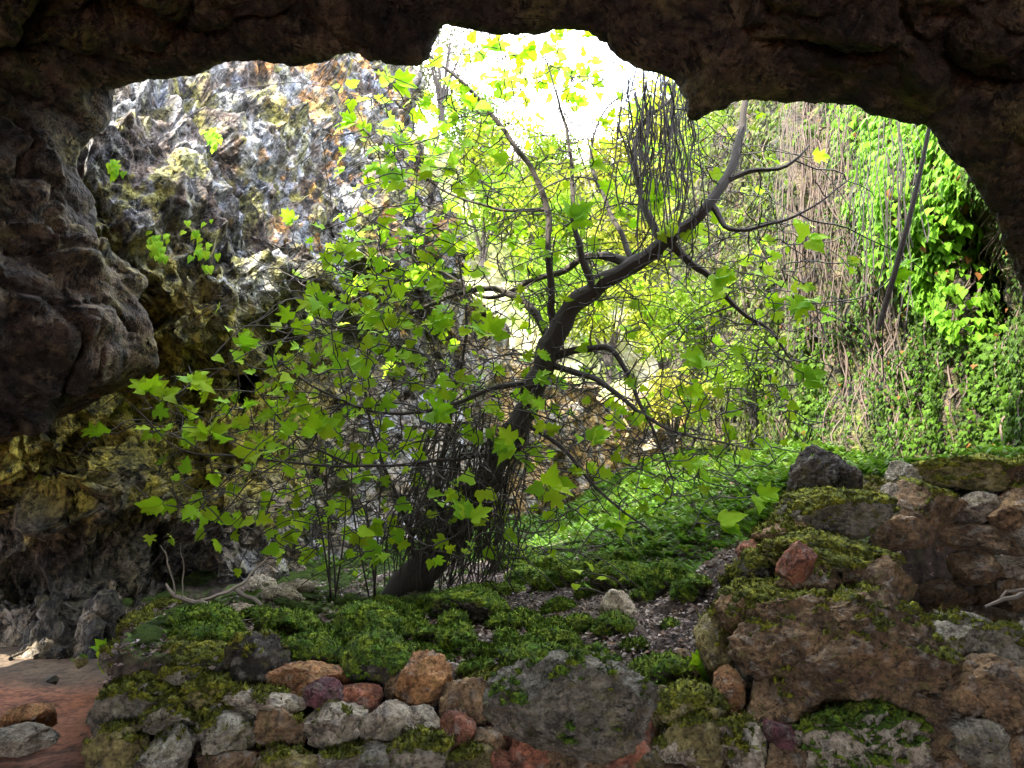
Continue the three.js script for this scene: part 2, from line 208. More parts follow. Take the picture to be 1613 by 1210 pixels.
// ---------------------------------------------------------------- limestone cliff with its overhang, left
const CL = { sky: [[-450, -60], [560, 10], [610, 60], [645, 118], [668, 210], [695, 300], [725, 390], [770, 470], [830, 560], [920, 610], [1010, 640], [1120, 680]], foot: [[-450, 1120], [200, 1075], [300, 1010], [450, 985], [600, 970], [700, 940], [800, 905], [900, 890], [1000, 850], [1120, 790]] };
{
  const D = table([-450, -200, 0, 150, 300, 450, 600, 720, 860, 1000, 1120], [-260, 80, 250, 420, 560, 680, 780, 880, 980, 1100], [
    [9.0, 8.8, 8.8, 9.2, 10.0, 11.4, 12.6, 14, 17, 20, 22],
    [7.4, 7.2, 7.2, 7.5, 8.3, 9.6, 11.2, 13, 17, 20, 22],
    [7.0, 6.6, 6.4, 6.7, 7.4, 8.6, 10.2, 12.5, 17, 20, 22],
    [6.8, 6.4, 6.2, 6.6, 7.2, 8.2, 9.8, 12.0, 16, 19, 21],
    [6.8, 6.4, 6.2, 6.8, 7.6, 8.9, 10.4, 12.4, 15.5, 18, 20],
    [7.0, 6.5, 6.35, 6.9, 8.2, 9.2, 10.6, 12.6, 15, 17.5, 19.5],
    [7.0, 6.7, 6.6, 7.1, 8.4, 9.2, 10.6, 12.6, 15, 17.5, 19.5],
    [7.1, 7.1, 7.2, 7.6, 8.6, 9.2, 10.5, 12.5, 14.8, 17.2, 19],
    [7.0, 7.0, 7.1, 7.4, 8.5, 9.1, 10.4, 12.4, 14.6, 17, 19],
    [6.9, 6.9, 7.0, 7.3, 8.4, 9.0, 10.3, 12.3, 14.5, 17, 19]]);
  const over = [[150, 660], [240, 602], [300, 560], [360, 522], [440, 482], [520, 450], [600, 412], [700, 380]], under = [[-100, 870], [0, 850], [70, 830], [130, 808], [200, 790], [280, 812], [320, 850], [345, 900], [350, 960]], crack = [[-60, 850], [17, 810], [167, 705], [230, 660]];
  const f = (u, v) => {
    const px = lerp(-420, 1110, u), s = poly(CL.sky, px), fo = poly(CL.foot, px), back = v < 0.08 ? (0.08 - v) / 0.08 : 0, vv = clamp((v - 0.08) / 0.92), py = lerp(s, fo, vv);
    const jx = px + 22 * fbm(px * 0.012, py * 0.012, 0, 3), jy = py + 22 * fbm(px * 0.012, py * 0.012, 9, 3);
    let d = D(px, py);
    const k1 = jy - poly(over, jx); d += 1.5 * sstep(-6, 70, k1) * sstep(180, 300, px) * sstep(760, 600, px) * sstep(330, 150, k1) - 0.55 * Math.exp(-(((k1 + 50) / 70) ** 2)) * sstep(200, 320, px) * sstep(760, 560, px);
    const k2 = jy - poly(under, jx); d += 1.0 * sstep(-4, 30, k2) * sstep(200, 90, k2) * sstep(380, 320, px);
    const k3 = jy - poly(crack, jx); d += 0.30 * Math.exp(-((k3 / 9) ** 2)) * sstep(260, 220, px);
    const hx = (jx - 372) / 27, hy = (jy - 600) / 48, hr = hx * hx + hy * hy; d += 2.2 * sstep(1.15, 0.7, hr);
    const p = at(px, py, d); p.y += back * 1.2; p.z -= back * 9; p.x -= back * 2; return p;
  };
  const g = sheet(720, 520, f, (x, y, z) => V(-x, 2 - y, -z),
    (p, n, u, v) => { const wx = p.x + 0.35 * fbm(p.x * 0.8, p.y * 0.8, p.z * 0.8, 2, N3c), wy = p.y + 0.35 * fbm(p.x * 0.8 + 8, p.y * 0.8, p.z * 0.8, 2, N3c), wz = p.z; const near = sstep(15, 11, -p.z); return 0.40 * (ridged(wx * 0.75, wy * 0.5, wz * 0.75, 3) - 0.5) + 0.36 * blocky(wx * 0.75, wy * 0.5, wz * 0.75, 0.25) + 0.12 * blocky(wx * 1.9 + 3, wy * 1.25, wz * 1.9, 0.2) + 0.18 * fbm(wx * 1.3, wy * 0.8, wz * 1.3, 3) + near * (0.03 * blocky(wx * 4.6, wy * 3.2, wz * 4.6, 0.2) + 0.08 * (ridged(wx * 2.9, wy * 1.5, wz * 2.9, 3) - 0.5) + 0.05 * fbm(p.x * 8, p.y * 6, p.z * 8, 2)); },
    (p, n, u, v) => {
      const px = lerp(-420, 1110, u), a = fbm(p.x * 0.8, p.y * 0.5, p.z * 0.8, 4, N3b), b = fbm(p.x * 3.2, p.y * 2.0, p.z * 3.2, 4, N3c), st = fbm(p.x * 2.4, p.y * 0.35, p.z * 2.4, 4, N3), c = fbm(p.x * 1.6 + 4, p.y * 1.2, p.z * 1.6, 4, N3), fine = 1.3 * fbm(p.x * 7, p.y * 5.5, p.z * 7, 2, N3b);
      let q = mixc(C.grey, C.pale, sstep(-0.25, 0.35, a)); q = mixc(q, C.blue, sstep(-0.05, 0.4, c) * 0.8);
      q = mixc(q, C.brown, sstep(0.08, 0.36, -b) * 0.85); q = mixc(q, C.dark, sstep(0.02, 0.26, st + 0.30 * fine) * 0.9); q = mixc(q, [0.10, 0.065, 0.045], sstep(0.05, 0.3, fbm(p.x * 1.1 + 31, p.y * 0.45, p.z * 1.1, 3, N3c) + 0.2 * fine) * 0.8);
      q = mixc(q, C.orange, sstep(0.20, 0.40, fbm(p.x * 1.5 - 7, p.y * 1.3, p.z * 1.5, 4, N3c) + 0.3 * fine) * 0.75 * sstep(330, 480, px) * sstep(3.4, 4.2, p.y)); q = mixc(q, [0.27, 0.25, 0.05], sstep(0.10, 0.34, fbm(p.x * 1.2 + 17, p.y * 0.9, p.z * 1.2, 4, N3) + 0.25 * fine) * 0.75 * sstep(2.6, 3.6, p.y));
      // below the overhang the rock is coated: olive algae left, ochre far right
      const low = sstep(4.0, 3.1, p.y + 0.6 * a), left = sstep(-2.1, -3.4, p.x + 0.5 * b);
      q = mixc(q, mixc([0.33, 0.25, 0.16], C.pale, sstep(-0.2, 0.3, c)), low * 0.6 * sstep(300, 420, px));
      q = mixc(q, mixc([0.55, 0.44, 0.07], [0.27, 0.23, 0.04], sstep(-0.25, 0.3, b)), left * low * 0.95 * sstep(0.9, 1.6, p.y + 0.8 * c));
      q = mixc(q, mixc(C.ochre, C.pale, sstep(0, 0.35, b)), sstep(740, 830, px + 120 * a) * 0.85);
      q = mixc(q, C.olive, sstep(0.15, 0.4, b + 0.2 * c) * 0.5);
      q = mixc(q, mixc([0.17, 0.13, 0.075], [0.05, 0.042, 0.03], sstep(-0.15, 0.2, st + 0.3 * b)), sstep(1.6, 1.0, p.y + 0.5 * c) * sstep(420, 250, px) * 0.8);
      return mulc(q, 1 + 0.6 * fine);
    }, 0.6);
  tag(mesh('limestone_cliff', g, M.rock, scene), 'grey and ochre limestone cliff with an overhang, left of the tree', 'cliff', null, 'structure');
}
console.log('stage cliff');

// ---------------------------------------------------------------- ivy wall, right
const RW = table([1040, 1230, 1300, 1400, 1500, 1613, 1720, 1850], [-300, 100, 250, 400, 560, 660, 760, 860], [
  [20, 13, 11.4, 9.6, 8.3, 7.2, 6.2, 5.5], [20, 12.6, 11, 9.2, 7.9, 6.9, 6.1, 5.5], [20, 12, 10.6, 8.8, 7.6, 6.7, 6.0, 5.4], [20, 12, 10.5, 8.8, 7.9, 7.0, 6.0, 5.4], [20, 12, 10.6, 9.0, 8.0, 7.2, 6.2, 5.5], [20, 12, 10.5, 8.8, 7.8, 7.1, 6.2, 5.5], [20, 12, 10.4, 8.6, 7.6, 6.9, 6.2, 5.5], [20, 12, 10.4, 8.6, 7.6, 6.9, 6.2, 5.5]]);
function rwall(px, py) { const hol = ((px - 1560) / 45) ** 2 + ((py - 430 - (px - 1560) * 0.9) / 90) ** 2; return at(px, py, RW(px, py) + 0.9 * Math.exp(-hol * hol)); }
const rwDisp = p => 0.35 * fbm(p.x * 0.7, p.y * 0.4, p.z * 0.7, 3) + 0.22 * (ridged(p.x * 1.4, p.y * 0.45, p.z * 1.4, 4) - 0.5) + 0.06 * fbm(p.x * 4, p.y * 2, p.z * 4, 3);
{
  const g = sheet(300, 300, (u, v) => { const px = lerp(1050, 1840, u), py = lerp(lerp(330, 20, sstep(1050, 1240, px)), 840, v); return rwall(px, py); }, (x, y, z) => V(-x, 2 - y, -z), rwDisp,
    p => { const a = fbm(p.x * 1.5, p.y * 0.7, p.z * 1.5, 4, N3b), b = fbm(p.x * 5, p.y * 2, p.z * 5, 4, N3c); let q = mixc([0.13, 0.09, 0.05], [0.05, 0.04, 0.025], sstep(-0.3, 0.3, a)); q = mixc(q, [0.10, 0.12, 0.012], sstep(-0.05, 0.3, b)); return mixc(q, [0.17, 0.11, 0.065], sstep(0.25, 0.5, -b) * 0.8); }, 0.7);
  tag(mesh('ivy_cliff', g, M.rock, scene), 'dark mossy cliff right of the tree, hung with ivy', 'cliff', null, 'structure');
}
console.log('stage right wall');
// ---------------------------------------------------------------- far hillside
const HILLSKY = [[420, 150], [640, 200], [750, 240], [900, 262], [1000, 262], [1100, 220], [1200, 170], [1420, 120]];
function hillDepth(px, py) { const s = poly(HILLSKY, px), t = clamp((py - s) / (830 - s)); return lerp(38, 16.5, Math.pow(t, 0.8)); }
{
  const g = sheet(160, 130, (u, v) => { const px = lerp(430, 1420, u), s = poly(HILLSKY, px), b = v < 0.1 ? (0.1 - v) / 0.1 : 0, py = lerp(s, 860, clamp((v - 0.1) / 0.9)); const p = at(px, py, hillDepth(px, py)); p.z -= b * 40; p.y += b * 4; return p; }, (x, y, z) => V(0, 1, 1), p => 0.9 * fbm(p.x * 0.2, p.y * 0.2, p.z * 0.2, 4) + 0.3 * fbm(p.x * 0.9, p.y * 0.9, p.z * 0.9, 3),
    p => { const a = fbm(p.x * 0.3, p.y * 0.3, p.z * 0.3, 4, N3b), b = fbm(p.x * 1.4, p.y * 1.4, p.z * 1.4, 3, N3c); return mixc(mixc([0.14, 0.17, 0.035], [0.30, 0.27, 0.12], sstep(-0.1, 0.35, a)), [0.42, 0.38, 0.30], sstep(0.15, 0.4, b) * 0.8); }, 0.3);
  tag(mesh('hillside', g, M.earth, scene), 'steep sunlit hillside of grass and pale rock beyond the tree', 'hillside', null, 'structure');
}

// ---------------------------------------------------------------- leaves and foliage materials
function leafMat(r, g, b, t = 0.58) { return new THREE.MeshPhysicalMaterial({ color: new THREE.Color().setRGB(r, g, b), roughness: 0.75, transmission: t, thickness: 0, side: THREE.DoubleSide, specularIntensity: 0.2 }); }
const FIGM = [leafMat(0.33, 0.55, 0.012), leafMat(0.27, 0.50, 0.010), leafMat(0.38, 0.56, 0.015), leafMat(0.20, 0.42, 0.012)];
const white = leafMat(1, 1, 1);
const BARK = new THREE.MeshStandardMaterial({ vertexColors: false, color: new THREE.Color().setRGB(0.036, 0.028, 0.022), roughness: 0.9, bumpMap: TEX.barkBump, bumpScale: 0.012 });
const TWIG = new THREE.MeshStandardMaterial({ color: new THREE.Color().setRGB(0.034, 0.026, 0.020), roughness: 0.85 });
const DEADWOOD = new THREE.MeshStandardMaterial({ color: new THREE.Color().setRGB(0.20, 0.165, 0.13), roughness: 0.9, bumpMap: TEX.barkBump, bumpScale: 0.006 });
const VINE = new THREE.MeshStandardMaterial({ color: new THREE.Color().setRGB(0.085, 0.058, 0.042), roughness: 0.9 });

function leafGeo(half, fold, curl) { // half outline from base to tip, midrib along +y, base at the origin
  const s = new THREE.Shape(); s.moveTo(half[0][0], half[0][1]); for (let i = 1; i < half.length; i++) s.lineTo(half[i][0], half[i][1]); for (let i = half.length - 2; i >= 0; i--) s.lineTo(-half[i][0], half[i][1] + (half[i][0] ? 0.03 * Math.sin(i * 3.1) : 0));
  const R = new THREE.ShapeGeometry(s), parts = []; // split on the midrib so that the blade folds
  for (const sg of [1, -1]) { const h = new THREE.Shape(); h.moveTo(0, half[0][1]); for (let i = 1; i < half.length; i++) h.lineTo(half[i][0] * sg, half[i][1]); h.lineTo(0, 0.62); h.lineTo(0, 0.3); parts.push(new THREE.ShapeGeometry(h).toNonIndexed()); }
  let g = mergeGeometries(parts); g.deleteAttribute('normal'); g = mergeVertices(g, 1e-4); const p = g.attributes.position;
  for (let i = 0; i < p.count; i++) { const x = p.getX(i), y = p.getY(i); p.setZ(i, fold * Math.abs(x) - curl * y * y + 0.05 * Math.sin(9 * x + 5 * y)); }
  g.computeVertexNormals(); R.dispose(); return g;
}
const FIG = [
  leafGeo([[0, 0], [0.18, -0.12], [0.36, -0.04], [0.58, 0.22], [0.42, 0.27], [0.24, 0.36], [0.40, 0.52], [0.52, 0.72], [0.34, 0.68], [0.17, 0.64], [0.16, 0.82], [0, 1.05]], 0.22, 0.22),
  leafGeo([[0, 0], [0.20, -0.10], [0.42, 0.06], [0.54, 0.34], [0.40, 0.40], [0.27, 0.46], [0.42, 0.74], [0.26, 0.72], [0.15, 0.74], [0.11, 0.90], [0, 1.05]], 0.32, 0.10),
  leafGeo([[0, 0], [0.22, -0.06], [0.40, 0.12], [0.48, 0.40], [0.30, 0.46], [0.27, 0.66], [0.13, 0.82], [0, 1.04]], 0.14, 0.30),
];
const IVY = [leafGeo([[0, 0], [0.22, -0.10], [0.42, 0.04], [0.58, 0.22], [0.38, 0.38], [0.24, 0.62], [0, 1.0]], 0.16, 0.12), leafGeo([[0, 0], [0.26, -0.12], [0.44, 0.10], [0.36, 0.42], [0.18, 0.72], [0, 1.0]], 0.2, 0.2)];
const OVAL = leafGeo([[0, 0], [0.22, 0.22], [0.26, 0.5], [0.15, 0.8], [0, 1.0]], 0.2, 0.2);
const DIAMOND = (() => { const g = new THREE.BufferGeometry(); g.setAttribute('position', new THREE.BufferAttribute(new Float32Array([0, 0, 0, 0.3, 0.5, 0.06, 0, 1, -0.05, -0.3, 0.5, 0.06]), 3)); g.setIndex([0, 1, 2, 0, 2, 3]); g.computeVertexNormals(); return g; })();
const UP = V(0, 1, 0), tq = new THREE.Quaternion(), tm = new THREE.Matrix4();
function basis(y, z) { const Y = y.clone().normalize(), X = V().crossVectors(Y, z).normalize(), Z = V().crossVectors(X, Y); return tm.makeBasis(X, Y, Z).clone(); }
function leafMatrix(p, dir, nrm, s) { const m = basis(dir, nrm); m.scale(V(s, s, s)); m.setPosition(p); return m; }
const ball = () => { let v; do v = V(rr(-1, 1), rr(-1, 1), rr(-1, 1)); while (v.lengthSq() > 1 || v.lengthSq() < 0.01); return v; };
const gauss = () => (rnd() + rnd() + rnd() + rnd() - 2) * 1.0;
function cloud(name, geo, mat, mats, cols, parent) { const im = new THREE.InstancedMesh(geo, mat, mats.length); const c = new THREE.Color(); mats.forEach((m, i) => { im.setMatrixAt(i, m); if (cols) im.setColorAt(i, c.setRGB(...cols[i])); }); im.name = parent === scene ? nm(name) : name; im.castShadow = im.receiveShadow = true; im.userData.kind = 'stuff'; parent.add(im); return im; }
// tapered tube through points
function tube(pts, rad, seg = 5) {
  const n = pts.length, pos = [], uv = [], ind = []; let nrm = null, len = 0;
  for (let i = 0; i < n; i++) {
    const t = V().subVectors(pts[Math.min(n - 1, i + 1)], pts[Math.max(0, i - 1)]).normalize();
    if (!nrm) { nrm = Math.abs(t.y) < 0.9 ? V().crossVectors(t, UP) : V().crossVectors(t, V(1, 0, 0)); nrm.normalize(); } else nrm.addScaledVector(t, -nrm.dot(t)).normalize();
    const b = V().crossVectors(t, nrm); if (i) len += pts[i].distanceTo(pts[i - 1]);
    for (let k = 0; k <= seg; k++) { const a = k / seg * Math.PI * 2, r = rad[i]; pos.push(pts[i].x + (nrm.x * Math.cos(a) + b.x * Math.sin(a)) * r, pts[i].y + (nrm.y * Math.cos(a) + b.y * Math.sin(a)) * r, pts[i].z + (nrm.z * Math.cos(a) + b.z * Math.sin(a)) * r); uv.push(k / seg * Math.max(0.1, r * 6), len * 0.5); }
  }
  for (let i = 0; i < n - 1; i++) for (let k = 0; k < seg; k++) { const a = i * (seg + 1) + k, c = a + seg + 1; ind.push(a, a + 1, c, a + 1, c + 1, c); }
  const g = new THREE.BufferGeometry(); g.setAttribute('position', new THREE.Float32BufferAttribute(pos, 3)); g.setAttribute('uv', new THREE.Float32BufferAttribute(uv, 2)); g.setIndex(ind); g.computeVertexNormals(); return g;
}
function spline(ctrl, step) { // [[Vector3, radius]...] -> points and radii along a smooth curve
  const c = new THREE.CatmullRomCurve3(ctrl.map(q => q[0]), false, 'centripetal'), n = Math.max(4, Math.round(c.getLength() / step)), pts = [], rad = [];
  for (let i = 0; i <= n; i++) { const t = i / n, k = t * (ctrl.length - 1), a = Math.min(ctrl.length - 2, Math.floor(k)); pts.push(c.getPoint(t)); rad.push(lerp(ctrl[a][1], ctrl[a + 1][1], k - a)); }
  return [pts, rad];
}

// ---------------------------------------------------------------- stones
const SC = { brown: [[0.350, 0.217, 0.105], [0.182, 0.112, 0.059]], grey: [[0.406, 0.364, 0.266], [0.210, 0.182, 0.126]], red: [[0.476, 0.175, 0.091], [0.252, 0.098, 0.056]], orange: [[0.588, 0.294, 0.112], [0.350, 0.161, 0.063]], olive: [[0.364, 0.301, 0.112], [0.196, 0.154, 0.056]], pale: [[0.588, 0.504, 0.364], [0.350, 0.280, 0.196]], purple: [[0.196, 0.070, 0.077], [0.105, 0.045, 0.050]], dark: [[0.085, 0.066, 0.044], [0.036, 0.029, 0.021]] };
let stoneSeed = 0;
function stoneGeos(w, h, d, type, moss, detail, lumpy = 1, round = 0, gold = 0) {
  stoneSeed++; reseed(9000 + stoneSeed * 17);
  const ox = rr(-50, 50), oy = rr(-50, 50), oz = rr(-50, 50), planes = [], tone = rr(0.7, 1.25);
  for (let i = 0; i < 11; i++) planes.push([ball().normalize(), lerp(rr(0.55, 0.9), rr(0.78, 0.95), round)]);
  let g = new THREE.IcosahedronGeometry(1, detail); g.deleteAttribute('uv'); g.deleteAttribute('normal'); g = mergeVertices(g, 1e-5);
  const p = g.attributes.position, q = V();
  for (let i = 0; i < p.count; i++) {
    q.fromBufferAttribute(p, i); const sx = q.x, sy = q.y, sz = q.z;
    for (const [n, k] of planes) { const e = q.dot(n) - k; if (e > 0) q.addScaledVector(n, -e * 0.95); }
    const r = 1 + lumpy * (0.13 * fbm(sx * 1.2 + ox, sy * 1.2 + oy, sz * 1.2 + oz, 3) + 0.11 * (ridged(sx * 2.1 + ox, sy * 2.1, sz * 2.1 + oz, 4) - 0.5) + 0.06 * blocky(sx * 2.6 + ox, sy * 2.6, sz * 2.6 + oy, 0.12) + 0.05 * fbm(sx * 6 + oy, sy * 6, sz * 6, 3)) + 0.018 * fbm(sx * 17, sy * 17 + ox, sz * 17, 2);
    q.multiplyScalar(r); p.setXYZ(i, q.x * w * 0.575, q.y * h * 0.585, q.z * d * 0.58);
  }
  g.computeVertexNormals();
  const nr = g.attributes.normal, col = new Float32Array(p.count * 3), [ca, cb] = SC[type];
  const mp = new Float32Array(p.count * 3), mc = new Float32Array(p.count * 3), size = Math.min(w, h, d); let any = false; const msk = new Float32Array(p.count);
  for (let i = 0; i < p.count; i++) {
    const x = p.getX(i), y = p.getY(i), z = p.getZ(i), a = fbm(x * 5 + ox, y * 5, z * 5 + oz, 4, N3b), b = fbm(x * 16, y * 16 + oy, z * 16, 3, N3c), c = fbm(x * 9 + oz, y * 9, z * 9, 3, N3);
    let k = mulc(mixc(ca, cb, sstep(-0.35, 0.35, a + 0.3 * b)), tone); k = mixc(k, [0.34, 0.31, 0.25], sstep(0.22, 0.4, c) * 0.55); k = mixc(k, [0.15, 0.14, 0.035], sstep(0.15, 0.45, -c + 0.3 * b) * Math.min(1, 0.25 + moss)); k = mulc(k, 1 + 0.35 * b); col.set(k, i * 3);
    const ny = nr.getY(i), m = ny * 1.15 + 0.75 * a + 0.35 * b - lerp(1.75, -0.35, moss); msk[i] = m; const hgt = m > 0 ? Math.min(0.022, 0.10 * size) * sstep(0, 0.35, m) * (1 + 0.9 * b) + 0.002 : -0.012;
    mp[i * 3] = x + nr.getX(i) * hgt; mp[i * 3 + 1] = y + nr.getY(i) * hgt; mp[i * 3 + 2] = z + nr.getZ(i) * hgt; if (m > 0) any = true;
    mc.set(mulc(mixc(mixc([0.22, 0.31, 0.010], [0.30, 0.27, 0.018], gold), mixc([0.09, 0.19, 0.008], [0.16, 0.16, 0.012], gold), sstep(-0.3, 0.3, c)), 1 + 0.6 * b), i * 3);
  }
  g.setAttribute('color', new THREE.BufferAttribute(col, 3));
  let mg = null;
  if (any && moss > 0.05) {
    mg = new THREE.BufferGeometry(); mg.setAttribute('position', new THREE.BufferAttribute(mp, 3)); mg.setAttribute('color', new THREE.BufferAttribute(mc, 3));
    const ii = [], I = g.index.array; for (let t = 0; t < I.length; t += 3) if (msk[I[t]] > 0 || msk[I[t + 1]] > 0 || msk[I[t + 2]] > 0) ii.push(I[t], I[t + 1], I[t + 2]);
    mg.setIndex(ii); mg.computeVertexNormals();
    // short moss shoots standing on the cushion
    const mn = mg.attributes.normal, sp = [], sc = [], sn = [], nS = Math.min(1400, Math.round(ii.length / 3 * 0.8));
    for (let s = 0; s < nS; s++) { const v = ii[Math.floor(rnd() * ii.length)]; if (msk[v] < 0.05) continue; const px = mp[v * 3] + rr(-0.01, 0.01), py = mp[v * 3 + 1], pz = mp[v * 3 + 2] + rr(-0.01, 0.01), a = rnd() * 6.28, r = rr(0.003, 0.006), L = rr(0.008, 0.020), nx = mn.getX(v) + rr(-0.5, 0.5), ny = mn.getY(v) + rr(-0.1, 0.6), nz = mn.getZ(v) + rr(-0.5, 0.5), k = rr(0.8, 1.8); sp.push(px + Math.cos(a) * r, py, pz + Math.sin(a) * r, px - Math.cos(a) * r, py, pz - Math.sin(a) * r, px + nx * L, py + ny * L, pz + nz * L); for (let e = 0; e < 3; e++) { sc.push(lerp(0.13, 0.20, gold) * k, lerp(0.23, 0.19, gold) * k, 0.010 * k); sn.push(mn.getX(v), mn.getY(v), mn.getZ(v)); } }
    mg = boxUV(mg, 2.2); const sg = new THREE.BufferGeometry(); sg.setAttribute('position', new THREE.Float32BufferAttribute(sp, 3)); sg.setAttribute('color', new THREE.Float32BufferAttribute(sc, 3)); sg.setAttribute('normal', new THREE.Float32BufferAttribute(sn, 3)); sg.setAttribute('uv', new THREE.Float32BufferAttribute(new Float32Array(sp.length / 3 * 2), 2));
    if (sp.length) mg = mergeGeometries([mg, sg]);
  }
  return [boxUV(g, 1.6), mg];
}
function stone(parent, name, px, py, wpx, hpx, d, type, moss, o = {}) {
  const m = d / FOC, w = wpx * m, h = hpx * m, dz = o.dz ? o.dz * m : (w * 0.6 + h * 0.4) * 0.95, det = o.det || Math.round(clamp(6 + wpx * 0.10, 8, 30));
  const [g, mg] = stoneGeos(w, h, dz, type, moss, det, o.lump || 1, o.round || 0, parent === scene ? 0 : 0.75), s = mesh(name, g, M.stone, parent);
  s.position.copy(at(px, py, d)); s.rotation.set(0, rr(-0.2, 0.2), o.tilt || rr(-0.12, 0.12));
  if (mg) mesh('moss', mg, M.moss, s).userData.kind = 'stuff';
  return s;
}
{ // retaining stones round the front and left of the raised bed
  const w = thing('dry_stone_wall', 'low dry-stone edging of mossy and reddish rubble along the front of the slope', 'stone wall');
  const st = [[225, 990, 78, 44, 5.3, 'olive', 0.85], [198, 1034, 64, 56, 4.9, 'grey', 0.55], [257, 1014, 90, 40, 4.8, 'olive', 0.9], [300, 1050, 140, 66, 4.45, 'grey', 0.8], [405, 1052, 98, 90, 4.3, 'dark', 0.35], [490, 1074, 116, 50, 4.25, 'orange', 0.1], [225, 1094, 118, 56, 4.3, 'grey', 0.6], [333, 1100, 76, 66, 4.15, 'olive', 0.6], [413, 1104, 116, 40, 4.1, 'pale', 0.3], [513, 1094, 58, 40, 4.1, 'purple', 0], [188, 1128, 76, 66, 4.25, 'grey', 0.4], [278, 1128, 90, 54, 4.1, 'grey', 0.5], [350, 1155, 96, 70, 3.98, 'grey', 0.35], [442, 1150, 92, 60, 4.0, 'brown', 0.25], [532, 1140, 90, 62, 3.98, 'pale', 0.2], [185, 1188, 84, 70, 4.1, 'olive', 0.4], [268, 1186, 96, 66, 3.95, 'grey', 0.3], [360, 1212, 110, 62, 3.9, 'brown', 0.2], [460, 1205, 96, 58, 3.9, 'olive', 0.3],
    [548, 1196, 84, 56, 3.88, 'grey', 0.35], [661, 1080, 90, 96, 4.2, 'orange', 0.05], [623, 1084, 40, 40, 4.25, 'brown', 0.1], [568, 1104, 62, 50, 4.15, 'red', 0], [738, 1115, 80, 84, 4.1, 'brown', 0.12], [785, 1086, 100, 44, 4.3, 'olive', 0.5], [795, 1110, 56, 40, 4.15, 'olive', 0.2], [610, 1140, 74, 60, 4.0, 'pale', 0.15], [665, 1142, 70, 54, 4.0, 'pale', 0.2], [717, 1156, 56, 60, 3.95, 'red', 0], [795, 1144, 56, 52, 4.05, 'red', 0], [765, 1172, 64, 44, 3.95, 'brown', 0.05], [995, 1148, 82, 60, 3.95, 'red', 0.05], [1026, 1130, 46, 46, 4.1, 'olive', 0.3], [1093, 1126, 100, 70, 4.0, 'olive', 0.75], [1076, 1178, 92, 70, 3.9, 'pale', 0.3], [1045, 1110, 54, 44, 4.15, 'olive', 0.3], [835, 1190, 84, 66, 3.88, 'red', 0.05], [920, 1190, 96, 66, 3.82, 'brown', 0.15], [977, 1188, 80, 60, 3.84, 'red', 0.05], [877, 1196, 60, 50, 3.9, 'red', 0], [661, 1196, 116, 66, 3.85, 'grey', 0.4], [740, 1200, 84, 56, 3.85, 'olive', 0.3], [786, 1206, 66, 48, 3.86, 'red', 0.05], [595, 1200, 70, 56, 3.86, 'grey', 0.3], [1025, 1205, 70, 50, 3.84, 'olive', 0.2], [870, 1235, 120, 60, 3.8, 'brown', 0], [1060, 1240, 120, 60, 3.8, 'brown', 0], [700, 1245, 120, 60, 3.8, 'brown', 0.1], [540, 1250, 120, 60, 3.84, 'grey', 0.1], [400, 1265, 130, 66, 3.86, 'grey', 0.1], [250, 1245, 120, 66, 3.95, 'olive', 0.2], [170, 1245, 70, 60, 4.05, 'grey', 0.2], [965, 1240, 90, 50, 3.8, 'red', 0], [205, 1062, 60, 44, 4.7, 'grey', 0.5], [262, 965, 70, 34, 5.9, 'olive', 0.9], [236, 972, 38, 26, 5.75, 'pale', 0.3]];
  for (const a of st) stone(w, 'stone', ...a);
}
{ // heap of large stones, right
  const w = thing('stone_heap', 'tall heap of large brown mossy boulders at the right of the slope', 'stone heap');
  const st = [[1313, 815, 170, 70, 4.9, 'grey', 0.55], [1244, 846, 98, 46, 4.75, 'brown', 0.45], [1195, 876, 68, 46, 4.75, 'red', 0.3], [1310, 880, 190, 66, 4.55, 'olive', 0.75], [1181, 918, 92, 76, 4.6, 'dark', 0.6], [1272, 928, 96, 72, 4.3, 'brown', 0.35], [1383, 928, 106, 90, 4.3, 'brown', 0.25], [1210, 965, 130, 96, 4.3, 'brown', 0.6], [1320, 1018, 285, 165, 4.05, 'brown', 0.34, { det: 40, lump: 0.9, round: 0.8 }], [1132, 1026, 80, 96, 4.35, 'olive', 0.4], [1150, 985, 70, 66, 4.5, 'olive', 0.5], [1540, 1040, 210, 125, 4.1, 'grey', 0.35], [1560, 1108, 190, 120, 3.85, 'brown', 0.1], [1230, 1112, 132, 94, 3.95, 'brown', 0.25], [1147, 1092, 50, 70, 4.05, 'orange', 0.15], [1385, 1130, 215, 130, 3.9, 'brown', 0.05], [1233, 1160, 66, 52, 3.72, 'purple', 0], [1172, 1182, 82, 74, 3.8, 'pale', 0.45], [1100, 1178, 92, 76, 3.85, 'olive', 0.3], [1162, 1143, 54, 40, 3.9, 'orange', 0.1], [1540, 1172, 130, 64, 3.65, 'grey', 0.2], [1610, 1190, 110, 80, 3.65, 'brown', 0.05], [1262, 1205, 100, 76, 3.7, 'brown', 0], [1180, 1235, 120, 60, 3.75, 'brown', 0], [1450, 1215, 150, 90, 3.72, 'brown', 0], [1420, 1050, 120, 110, 4.2, 'brown', 0.1], [1275, 1075, 130, 70, 4.1, 'dark', 0], [1255, 800, 60, 50, 5.1, 'olive', 0.5], [1410, 985, 90, 70, 4.4, 'dark', 0.1], [1190, 1060, 90, 80, 4.2, 'dark', 0.2], [1470, 1120, 120, 100, 4.0, 'dark', 0], [1640, 1010, 120, 90, 4.3, 'grey', 0.2]];
  for (const a of st) { stone(w, 'stone', ...a); }
}
tag(stone(scene, 'boulder', 900, 1112, 228, 138, 3.72, 'grey', 0.34, { det: 36, lump: 0.8, round: 0.5 }), 'biggest boulder at the front middle of the stone edging', 'boulder');
